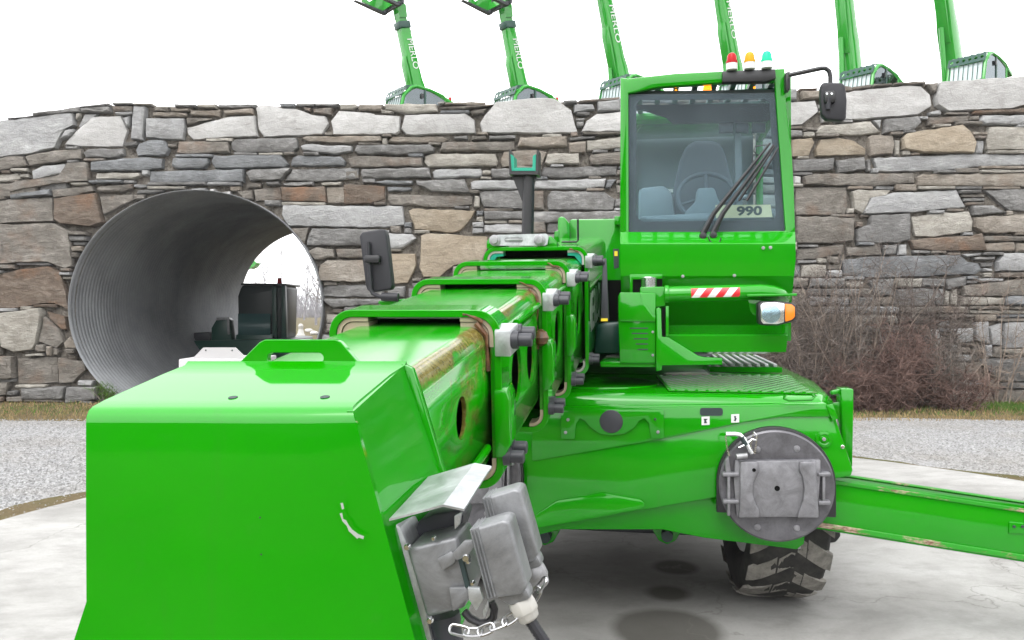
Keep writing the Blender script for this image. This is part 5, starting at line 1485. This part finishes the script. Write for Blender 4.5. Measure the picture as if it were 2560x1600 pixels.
for i, v in enumerate((820.5, 833.5, 847, 860, 873.5)): prism('vent_slot', [(1574 + 5.0 * i, v - 1.6), (1620, v - 1.6), (1620, v + 1.6), (1574 + 5.0 * i, v + 1.6)], 4.2835, .004, M['ink'], cab)
for v in (830, 888): bolt(1632, v, 4.284, .007, cab, 'bolt', M['cast'])
prism('light_recess', [(1576, 692), (1656, 690), (1656, 730), (1576, 731)], 4.385, .05, M['flat_black'], cab)
prism('recess_frame', [(1574, 686), (1656, 685), (1656, 697), (1582, 699), (1582, 731), (1574, 731)], 4.375, .02, M['green'], cab, bev=.003)
bm = bmesh.new(); a_lathe(bm, P(1622, 718, 4.37), (0, 0, 1), [(0, .045), (.05, .045), (.055, .04), (.055, 0)], 20); part('work_lamp', bm, M['chrome'], cab)
prism('turret_plate', [(1500, 905), (1640, 905), (1640, 918), (1502, 918)], 4.30, .6, M['green'], cab, bev=.004)
prism('latch_plate', [(1532, 622), (1547, 622), (1547, 668), (1535, 672)], 4.52, .03, M['ink'], cab)
prism('latch_tag', [(1536, 628), (1544, 628), (1544, 640), (1536, 640)], 4.518, .002, M['yellow'], cab)
# headlight
prism('lamp_hood', [(1868, 736), (1992, 733), (1993, 740), (1868, 742)], 4.22, .16, M['green'], cab, bev=.003)
prism('lamp_bracket', [(1869, 742), (1902, 741), (1902, 788), (1884, 788), (1875, 776)], 4.30, .012, M['green'], cab, bev=.003)
prism('headlight_shell', [(1894, 758), (1905, 753), (1940, 752), (1984, 757), (1992, 764), (1992, 796), (1982, 805), (1945, 814), (1905, 814), (1896, 808)], 4.20, .09, M['black'], cab, bev=.012)
prism('headlight_lens', [(1901, 762), (1908, 757), (1940, 755), (1962, 758), (1961, 806), (1942, 811), (1908, 810), (1902, 802)], 4.192, .014, zinc('headlight_reflector', (0.80, 0.81, 0.80), .16, .85), cab, bev=.005)
prism('indicator_lens', [(1963, 759), (1980, 761), (1988, 768), (1988, 792), (1980, 800), (1963, 805)], 4.192, .014, M['orange_lens'], cab, bev=.005)
bm = bmesh.new(); a_lathe(bm, P(1928, 785, 4.1905), (0, -1, 0), [(0, .046), (.004, .040), (.007, .02), (.008, 0)], 24); part('lamp_bulge', bm, M['glass'], cab)
# roof beacons
prism('beacon_rail', [(1806, 178), (1938, 172), (1940, 196), (1915, 203), (1806, 205)], 4.47, .06, M['black'], cab, bev=.004)
for u, v, key, lab in ((1829.5, 175, 'red_lens', 'red'), (1874, 173, 'yellow_lens', 'yellow'), (1917, 171, 'green_lens', 'green')):
    p = P(u, v, 4.47); bm = bmesh.new(); a_lathe(bm, p, (0, 0, 1), [(0, .030), (.034, .030), (.034, 0)], 20); bc = part('beacon_base', bm, M['white'], cab)
    bm = bmesh.new(); a_lathe(bm, p + Vector((0, 0, .0345)), (0, 0, 1), [(0, .031), (.012, .031), (.014, .027), (.038, .025), (.052, .018), (.058, .008), (.059, 0)], 20)
    dm = part('beacon_dome', bm, M[key], cab); dm['label'] = lab + ' beacon dome'
bm = bmesh.new(); a_lathe(bm, P(1768, 226, 4.585), (0, 0, 1), [(0, .024), (.02, .022), (.032, .012), (.035, 0)], 16); part('amber_flasher', bm, M['amber_lit'], cab)
for u, v in ((1605, 226), (1690, 226), (1886, 219)):  # glowing dots standing in for reflections of the amber lamp
    bm = bmesh.new(); a_lathe(bm, P(u, v, 4.60), (0, -1, 0), [(0, .007), (.004, .006), (.006, 0)], 10); part('amber_reflection', bm, M['amber_lit'], cab)
# right mirror
bm = bmesh.new(); a_tube(bm, PS([(1972, 188), (2010, 180), (2052, 171), (2064, 171), (2073, 178), (2076, 192), (2076, 262)], 4.40), .0115, 10); part('mirror_arm', bm, M['black'], cab)
prism('mirror_clamp', [(1964, 180), (1976, 178), (1976, 224), (1964, 226)], 4.44, .07, M['black'], cab, bev=.006)
bm = bmesh.new(); a_prism(bm, [P(u, v, 4.30) for u, v in [(2058, 205), (2106, 206), (2114, 214), (2118, 250), (2116, 296), (2106, 303), (2066, 298), (2056, 288), (2052, 250), (2052, 214)]], (0, .055, 0)); mr = part('mirror', bm, M['mirror_grey'], cab, bev=.018, seg=3)
bm = bmesh.new(); a_box(bm, P(2074, 243, 4.288), (.055, .03, .06)); part('mirror_knuckle', bm, M['black'], cab, bev=.01)
bm = bmesh.new(); a_tube(bm, [P(2072, 243, 4.28), P(2070, 273, 4.29)], .012, 8); part('mirror_stalk', bm, M['grey_plastic'], cab)
for u in (2067, 2079): bolt(u, 235, 4.275, .006, cab, 'screw', M['chrome'])

# left mirror on its arm, carried by the turret's left wing
bL = 4.78
bm = bmesh.new(); a_prism(bm, PS([(898, 590), (905, 580), (955, 572), (962, 575), (966, 590), (980, 715), (976, 724), (928, 731), (918, 726), (914, 715)], bL), (0, .07, 0)); lm = part('left_mirror', bm, M['mirror_grey'], None, bev=.016, seg=3)
bm = bmesh.new(); a_tube(bm, PS([(921, 605), (922, 648), (926, 722), (932, 734), (948, 741), (995, 744)], bL - .02), .013, 10); part('mirror_arm', bm, M['mirror_grey'], lm)
bm = bmesh.new(); a_box(bm, P(932, 648, bL - .02), (.10, .05, .05)); part('mirror_knuckle', bm, M['black'], lm, bev=.012)
bm = bmesh.new(); a_tube(bm, [P(955, 742, bL - .02), P(996, 743, bL - .02)], .026, 12); part('arm_clamp', bm, M['mirror_grey'], lm)
prism('mirror_carrier', [(945, 751), (1010, 747), (1060, 760), (1120, 800), (1120, 830), (945, 760)], bL, .06, M['green'], lm, bev=.006)
bm = bmesh.new(); a_box(bm, (-1.12, 5.9, 1.42), (.42, 2.0, .46)); part('left_wing', bm, M['green'], chas, bev=.05)

# the number card behind the windscreen
cc = P(1860, 528, 4.545); cw = to_world(cc)
card = empty('number_card', (cw.x, cw.y, cw.z - .035), -TH, label='cream card numbered 990 standing behind the windscreen', cat='card')
bm = bmesh.new(); a_prism(bm, [Vector((x, 0, z)) for x, z in ((-.150, .0), (.150, .0), (.140, .068), (-.152, .072))], (0, .002, 0)); finish(bm, 'card_sheet', M['card'], card)
mt = Matrix(((1, 0, 0, .028), (0, 0, -1, -.0012), (0, 1, 0, .034), (0, 0, 0, 1)))
text_mesh('990', .066, 'number', M['ink'], card, mt @ Matrix.Scale(1.35, 4, (1, 0, 0)), bold=.0025)

# ================================================================ SIX TELEHANDLERS PARKED ON THE WALL
def wbox(c, s, name, m, parent, bev=0.0, mtx=None):
    bm = bmesh.new(); a_box(bm, c, s, mtx); return finish(bm, name, m, parent, bev=bev)
M['far_glass'] = glass('far_tinted_glass', (0.22, 0.24, 0.25), 0.10)
M['screen_white'] = mat('pale_screen', (0.55, 0.62, 0.64), 0.15)
def build_far():
    """vehicle frame: x forward, y left, z up; cab on the left, boom on the right"""
    t = empty('telehandler', (0, 0, 0)); G = M['green_soft']
    wbox((0, 0, .75), (3.9, 1.1, .55), 'chassis', G, t, .05)
    wbox((-1.35, -.1, 1.25), (1.2, 1.5, .55), 'engine_hood', G, t, .08)
    for x in (-1.25, 1.25):
        for y in (-.85, .85):
            bm = bmesh.new(); a_lathe(bm, (x, y - .19, .56), (0, 1, 0), [(0, .3), (.02, .5), (.06, .56), (.32, .56), (.36, .5), (.38, .3), (.38, 0)], 28); finish(bm, 'wheel', M['rubber'], t)
    # cab
    x0, x1, y0, y1, z0, z1 = -.72, .62, .02, 1.0, 1.0, 2.30
    bm = bmesh.new()
    a_prism(bm, [(x0, y0, z0), (x1 + .12, y0, z0), (x1 + .12, y0, 1.55), (x0, y0, 1.55)], (0, y1 - y0, 0)); cabm = finish(bm, 'cab', G, t, bev=.03)
    for yy in (y0 + .03, y1 - .03):
        bm = bmesh.new(); a_tube(bm, [(x1 + .10, yy, 1.5), (x1 - .02, yy, 2.0), (x1 - .26, yy, 2.25), (x1 - .42, yy, z1)], .05, 8); a_tube(bm, [(x1 - .42, yy, z1), (-.2, yy, z1 - .04), (x0 + .1, yy, z1 - .14), (x0 - .05, yy, z1 - .26)], .05, 8); a_tube(bm, [(x0 + .02, yy, z1 - .2), (x0 + .02, yy, 1.5)], .04, 8)
        finish(bm, 'cab_pillar', G, t)
    bm = bmesh.new(); a_prism(bm, [(x1 - .42, y0, z1 + .03), (-.2, y0, z1 - .01), (x0 - .02, y0, z1 - .16), (x0 - .35, y0, z1 - .30), (x0 - .35, y0, z1 - .42), (x0, y0, z1 - .26), (-.2, y0, z1 - .07), (x1 - .42, y0, z1 - .02)], (0, y1 - y0, 0)); finish(bm, 'cab_roof', G, t, bev=.015)
    bm = bmesh.new(); a_prism(bm, [(x1 + .04, y1 - .035, 1.55), (x1 - .06, y1 - .035, 2.0), (x1 - .30, y1 - .035, 2.2), (x1 - .42, y1 - .035, z1 - .05), (-.2, y1 - .035, z1 - .09), (x0 + .05, y1 - .035, z1 - .22), (x0 + .05, y1 - .035, 1.55)], (0, .015, 0)); finish(bm, 'side_window', M['far_glass'], t)
    wbox((-.05, y1 - .012, 1.9), (.05, .03, .75), 'door_post', M['dark_green'], t)
    wbox((.05, y1 + .01, 2.06), (.06, .04, .12), 'door_handle', M['black'], t)
    # front screen with bars, and the perforated guard above it
    bm = bmesh.new(); a_prism(bm, [(x1 + .08, y0 + .05, 1.5), (x1 - .02, y0 + .05, 2.02), (x1 - .03, y1 - .05, 2.02), (x1 + .07, y1 - .05, 1.5)], (.012, 0, 0)); finish(bm, 'front_screen', M['screen_white'], t)
    for i in range(8):
        y = y0 + .06 + (y1 - y0 - .12) * i / 7; bm = bmesh.new(); a_tube(bm, [(x1 + .13, y, 1.5), (x1 + .03, y, 2.04)], .012, 6); finish(bm, 'guard_bar', M['dark_green'], t)
    bm = bmesh.new(); xb, xt, zb, zt_ = x1 + .04, x1 - .06, 2.03, 2.26
    def gp(fy, fz): return Vector((xb + (xt - xb) * fz, y0 + (y1 - y0) * fy, zb + (zt_ - zb) * fz))
    holes = [[gp(.10 + .16 * k + .045 * math.cos(q), .52 + .2 * math.sin(q)) for q in (2 * math.pi * j / 12 for j in range(12))] for k in range(6)]
    a_plate(bm, [gp(0, 0), gp(1, 0), gp(1, 1), gp(0, 1)], holes, (.015, 0, 0)); finish(bm, 'guard_plate', M['dark_green'], t, smooth=False)
    bm = bmesh.new()
    for i in range(6):
        y = y0 + .08 + (y1 - y0 - .16) * i / 5; a_tube(bm, [(xt, y, 2.27), (x1 - .42, y, 2.34)], .016, 6)
    finish(bm, 'roof_bars', M['dark_green'], t)
    bm = bmesh.new(); a_lathe(bm, (x0 - .22, y1 - .15, z1 - .26), (0, 0, 1), [(0, .02), (.07, .02), (.07, .042), (.15, .04), (.18, .02), (.18, 0)], 12); finish(bm, 'beacon', M['red_lens'], t)
    bm = bmesh.new(); a_tube(bm, [(x1 + .1, y0 - .25, 1.5), (x1 + .28, y0 - .55, 1.55), (x1 + .18, y0 - .55, 2.3), (x1 + .05, y0 - .2, 2.3)], .008, 6); finish(bm, 'wire_guard', M['cast'], t)
    wbox((-1.75, y1 - .1, 1.72), (.05, .16, .24), 'rear_mirror', M['black'], t, .015)
    return t
def build_boom(t, with_head):
    """boom raised steeply; its own frame: x along the boom"""
    e = bpy.data.objects.new('boom_pivot', None); G = M['green_soft']
    bm = bmesh.new(); L = 2.86
    a_loft(bm, [[(x, y * w, z * h) for y, z in ((-1, -1), (1, -1), (1, 1), (-1, 1))] for x, w, h in ((-.5, .16, .14), (-.1, .18, .20), (1.2, .17, .19), (1.45, .16, .15), (L, .13, .135))], caps=True)
    b = finish(bm, 'boom', G, t, bev=.02)
    bm = bmesh.new(); a_prism(bm, [(1.0, .12, -.225), (1.9, .12, -.23), (2.1, .12, -.17), (1.0, .12, -.17)], (0, -.24, 0)); finish(bm, 'lift_lug', G, b, bev=.01)
    bm = bmesh.new(); a_tube(bm, [(.2, -.02, -.5), (1.25, -.02, -.26)], .055, 12); finish(bm, 'lift_cylinder', G, b)
    wbox((L + .02, 0, 0), (.18, .32, .33), 'boom_collar', M['dark_green'], b, .02)
    bm = bmesh.new(); a_loft(bm, [[(x, y * w, z * w) for y, z in ((-1, -1), (1, -1), (1, 1), (-1, 1))] for x, w in ((L, .115), (L + .32, .105))], caps=True); finish(bm, 'inner_boom', G, b)
    mt = Matrix(((-1, 0, 0, 2.12), (0, 0, 1, .158), (0, 1, 0, .03), (0, 0, 0, 1)))
    text_mesh('MERLO', .25, 'lettering', M['white'], b, mt, bold=.0)
    bm = bmesh.new(); a_tube(bm, [(L - .4, -.1, .19), (L - .1, -.15, .32), (L + .12, -.1, .24)], .010, 6); finish(bm, 'hose', M['grey_plastic'], b)
    if with_head:
        for q in (-1, 1):
            bm = bmesh.new(); a_prism(bm, [(L + .2, q * .11, -.12), (L + .5, q * .11, -.10), (L + .62, q * .11, .04), (L + .5, q * .11, .16), (L + .2, q * .11, .12)], (0, .03, 0)); finish(bm, 'head_lug', G, b)
        a = R(-66); C_, S_ = math.cos(a), math.sin(a); o = Vector((L + .50, 0, 0))
        def H(x, y, z): return o + Vector((x * C_ - z * S_, y, x * S_ + z * C_))
        Mx = Matrix(((C_, 0, -S_), (0, 1, 0), (S_, 0, C_)))
        for q in (-.38, .38):
            bm = bmesh.new(); a_box(bm, H(.16, q, .32), (.08, .14, .95), Mx); finish(bm, 'carriage_post', M['grey_plastic'], b, bev=.01)
            bm = bmesh.new(); a_loft(bm, [[H(x, q + y * .055, z * h - .14) for y, z in ((-1, -1), (1, -1), (1, 1), (-1, 1))] for x, h in ((.16, .035), (.5, .03), (1.05, .006))], caps=True); finish(bm, 'fork_tine', M['grey_plastic'], b)
        for z in (-.05, .62):
            bm = bmesh.new(); a_box(bm, H(.12, 0, z), (.06, 1.0, .12), Mx); finish(bm, 'carriage_bar', M['grey_plastic'], b, bev=.01)
        bm = bmesh.new(); a_plate(bm, [H(.18, -.5, -.05), H(.18, .5, -.05), H(.18, .5, .75), H(.18, -.5, .75)], [[H(.18, -.32, .12), H(.18, .32, .12), H(.18, .32, .6), H(.18, -.32, .6)]], Mx @ Vector((.03, 0, 0))); finish(bm, 'backrest_frame', G, b)
        bm = bmesh.new(); a_prism(bm, [H(.2, .42, -.06), H(.82, .42, -.06), H(.84, .42, .10), H(.62, .42, .02), H(.5, .42, .16), H(.2, .42, .30)], (0, .03, 0)); a_prism(bm, [H(.2, -.45, -.06), H(.82, -.45, -.06), H(.84, -.45, .10), H(.62, -.45, .02), H(.5, -.45, .16), H(.2, -.45, .30)], (0, .03, 0)); finish(bm, 'side_shield', G, b)
        bm = bmesh.new()
        for q in (-.43, .43): a_tube(bm, [H(.80, q, 0), H(.80, q, .62), H(.2, q, .75)], .016, 6)
        finish(bm, 'guard_rail', G, b)
    return b
def copy_tree(o, parent=None):
    c = o.copy(); COL.objects.link(c)
    if parent is not None: c.parent = parent
    for ch in [x for x in o.children]: copy_tree(ch, c)
    return c
TY = 20.3
FAR = [(1040, 0, 222, 0, 75.0, True, 'leftmost of the six green telehandlers standing in a row on the wall'),
       (1306, 0, 222, 0, 75.5, True, 'second from the left of the six green telehandlers on the wall'),
       (1566, 0, 195, 0, 74.0, False, 'third green telehandler on the wall, boom rising beside the cab roof corner'),
       (1858, 0, 185, 0, 75.0, False, 'green telehandler on the wall hidden behind the cab, boom above the red beacon'),
       (2154, 0, 170, 0, 80.0, False, 'second green telehandler from the right on the wall, above the right mirror'),
       (2420, 0, 140, 0, 73.5, False, 'rightmost green telehandler on the wall with a red beacon on its cab')]
protoA = build_far(); boomA = build_boom(protoA, True)
HEADING = R(217)
first = True
src_children = list(protoA.children)
for i, (u, _, vroof, _, el, head_, lab) in enumerate(FAR):
    if i == 0: t = protoA; b = boomA
    else:
        t = copy_tree(protoA); b = [c for c in t.children if c.name.startswith('boom')][0]
    tag(t, lab, 'telehandler', 'green telehandlers parked in a row on the wall')
    x = visible_x(u - 28, TY)
    # the vehicle's cab middle stands right of the boom foot; drop it so the roof line meets the photo
    zroof = HC + (VH - vroof) / FPX * (TY - .5)
    t.location = (x + .02, TY, zroof - 2.33 * .9); t.rotation_euler = (0, 0, HEADING); t.scale = (.9, .9, .9)
    b.location = (-.95, -.42, 1.35); b.rotation_euler = (0, R(-el), 0)
    b.scale = (1.1, 1.1, 1.1)
    if i in (2, 3): b.scale = (1.36, 1.15, 1.15)
    if i > 3: b.scale = (1.8, 1.25, 1.25)
    if i == 4: [c for c in b.children if c.name.startswith('lettering')][0].location.x += .9
TELE = [o for o in COL.objects if o.get('category') == 'telehandler' and o.name.startswith('telehandler')]
# ground pads so each stands on the bank: the bank rises to the right with the wall
bpy.context.view_layer.update()
for k, t in enumerate(TELE):
    bm = bmesh.new(); x, y, z = t.location
    a_prism(bm, [(x - 2.6, y - 2.2, z - .45), (x + 2.6, y - 2.2, z - .45), (x + 2.6, y + 2.2, z - .45), (x - 2.6, y + 2.2, z - .45)], (0, 0, .45))
    o = finish(bm, 'earth_platform', M['ground'], smooth=False); tag(o, kind='structure')

# ================================================================ MACHINE INSIDE THE TUNNEL AND THE BALLAST BLOCK
DY = 19.0
def D(u, v, dy=0.0): return PW(u, v, DY + dy) - Vector((visible_x(650, DY), DY, GZ))
dm = empty('crawler_machine', (visible_x(650, DY), DY, GZ), label='dark green machine with a black hood and red beacon standing in the tunnel', cat='machine')
def dpr(name, pts, dy, depth, m, bev=0.02):
    bm = bmesh.new(); a_prism(bm, [D(u, v, dy) for u, v in pts], (0, depth, 0)); return finish(bm, name, m, dm, bev=bev)
dpr('hood', [(602, 711), (712, 712), (712, 722), (708, 850), (594, 850), (592, 740)], 0, 1.2, mat('black_teal_hood', (.010, .020, .020), .4), .12)
dpr('hood_rim', [(602, 708), (714, 709), (714, 714), (602, 713)], -.05, 1.3, M['black'], .01)
bm = bmesh.new(); a_loft(bm, [[D(u, v, dd) for u in (595, 625, 655, 676)] for v, dd in ((784, -.02), (800, -.12), (820, -.16), (834, -.12), (850, -.02))], closed=False); o = finish(bm, 'curved_cowl', mat('grey_green_cowl', (.03, .085, .085), .25), dm); bake_shell(o, .02)
dpr('side_post', [(680, 716), (690, 716), (692, 848), (680, 848)], -.1, .15, M['dark_green'], .01)
dpr('side_post', [(704, 714), (712, 714), (716, 850), (704, 850)], -.1, .15, M['dark_green'], .01)
dpr('tank', [(590, 836), (690, 836), (694, 880), (586, 880)], -.1, 1.2, M['dark_green'])
dpr('front_bracket', [(528, 820), (540, 800), (566, 794), (574, 800), (580, 860), (528, 862)], -.2, .3, M['dark_green'])
dpr('bracket_frame', [(541, 794), (572, 793), (574, 836), (569, 836), (567, 799), (541, 801)], -.26, .04, M['cast'], .004)
dpr('platform', [(480, 852), (720, 846), (735, 848), (735, 900), (480, 900)], -.3, 1.8, M['dark_green'])
dpr('small_box', [(484, 832), (524, 830), (524, 852), (484, 852)], -.2, .2, M['grey_plastic'])
for (u0, u1) in ((490, 560), (650, 725)):
    bm = bmesh.new(); x0, x1 = D(u0, 900).x, D(u1, 900).x
    a_prism(bm, [Vector((x0, y, z)) for y, z in ((-.2, .02), (1.4, .02), (1.6, .2), (1.5, .40), (-.3, .40), (-.4, .2))], (x1 - x0, 0, 0)); finish(bm, 'track', M['rubber'], dm, bev=.02)
bm = bmesh.new(); p = D(699, 711, .1); a_lathe(bm, p, (0, 0, 1), [(0, .05), (.02, .055), (.10, .05), (.15, .045), (.16, 0)], 14); finish(bm, 'beacon', M['red_lens'], dm)

BY = 8.0
bb = empty('ballast_block', (visible_x(525, BY), BY, GZ), label='light grey block with a trapezoid lifting plate, just behind the boom head', cat='block')
def E(u, v, dy=0.0): return PW(u, v, BY + dy) - Vector((visible_x(525, BY), BY, GZ))
m_ = mat('pale_grey_paint', (.42, .41, .415), .45)
x0, x1, zt2 = E(446, 898).x, E(640, 898).x, E(446, 898).z
bm = bmesh.new(); a_box(bm, ((x0 + x1) / 2, .35, zt2 / 2), (x1 - x0, .7, zt2)); finish(bm, 'body', m_, bb, bev=.012)
bm = bmesh.new(); a_plate(bm, [E(480, 898, .05), E(508, 869, .05), E(588, 869, .05), E(618, 898, .05)], [[E(u + 2.4 * math.cos(q), v + 2.4 * math.sin(q), .05) for q in (2 * math.pi * j / 12 for j in range(12))] for u, v in ((514, 876), (580, 876))], (0, .02, 0)); finish(bm, 'lifting_plate', m_, bb)

# small raised green bucket of another machine, far behind the tunnel
fy = 60
fb_ = empty('far_loader', (visible_x(600, fy), fy, GZ), label='green loader beyond the tunnel, only its raised bucket tip showing', cat='loader')
def F(u, v, dy=0.0): return PW(u, v, fy + dy) - Vector((visible_x(600, fy), fy, GZ))
bm = bmesh.new(); a_plate(bm, [F(618, 666), F(632, 650), F(641, 657), F(636, 665), F(624, 672)], [[F(625, 657), F(631, 652.5), F(634, 656), F(627, 660)]], (0, 1.0, 0)); finish(bm, 'bucket', M['green_soft'], fb_)
bm = bmesh.new(); a_tube(bm, [F(622, 668, .5), F(560, 720, .5), F(520, 800, .5)], .16, 8); finish(bm, 'arm', M['green_soft'], fb_)
bm = bmesh.new(); a_box(bm, F(520, 800, .5) - Vector((0, 0, .2)), (2.6, 1.6, 1.0)); finish(bm, 'body', M['green_soft'], fb_, bev=.1)
for q in (-1.0, 1.0):
    bm = bmesh.new(); c = F(520, 800, .5); a_lathe(bm, (c.x + q, c.y - .9, .5), (0, 1, 0), [(0, .5), (1.8, .5)], 20); finish(bm, 'wheel', M['rubber'], fb_)

# ================================================================ THIN WINTER HAZE
bm = bmesh.new(); a_box(bm, (0, 300, 6.5), (1204, 1204, 15.2)); hz = finish(bm, 'haze', None, smooth=False); tag(hz, 'thin winter haze in the air', 'haze', kind='stuff')
hm = bpy.data.materials.new('thin_haze'); hm.use_nodes = True; hm.node_tree.nodes.clear()
hv_ = hm.node_tree.nodes.new('ShaderNodeVolumePrincipled'); hv_.inputs['Density'].default_value = 0.0009; hv_.inputs['Color'].default_value = (.96, .97, 1, 1); hv_.inputs['Anisotropy'].default_value = 0.3
ho = hm.node_tree.nodes.new('ShaderNodeOutputMaterial'); hm.node_tree.links.new(hv_.outputs[0], ho.inputs['Volume']); hz.data.materials.append(hm)
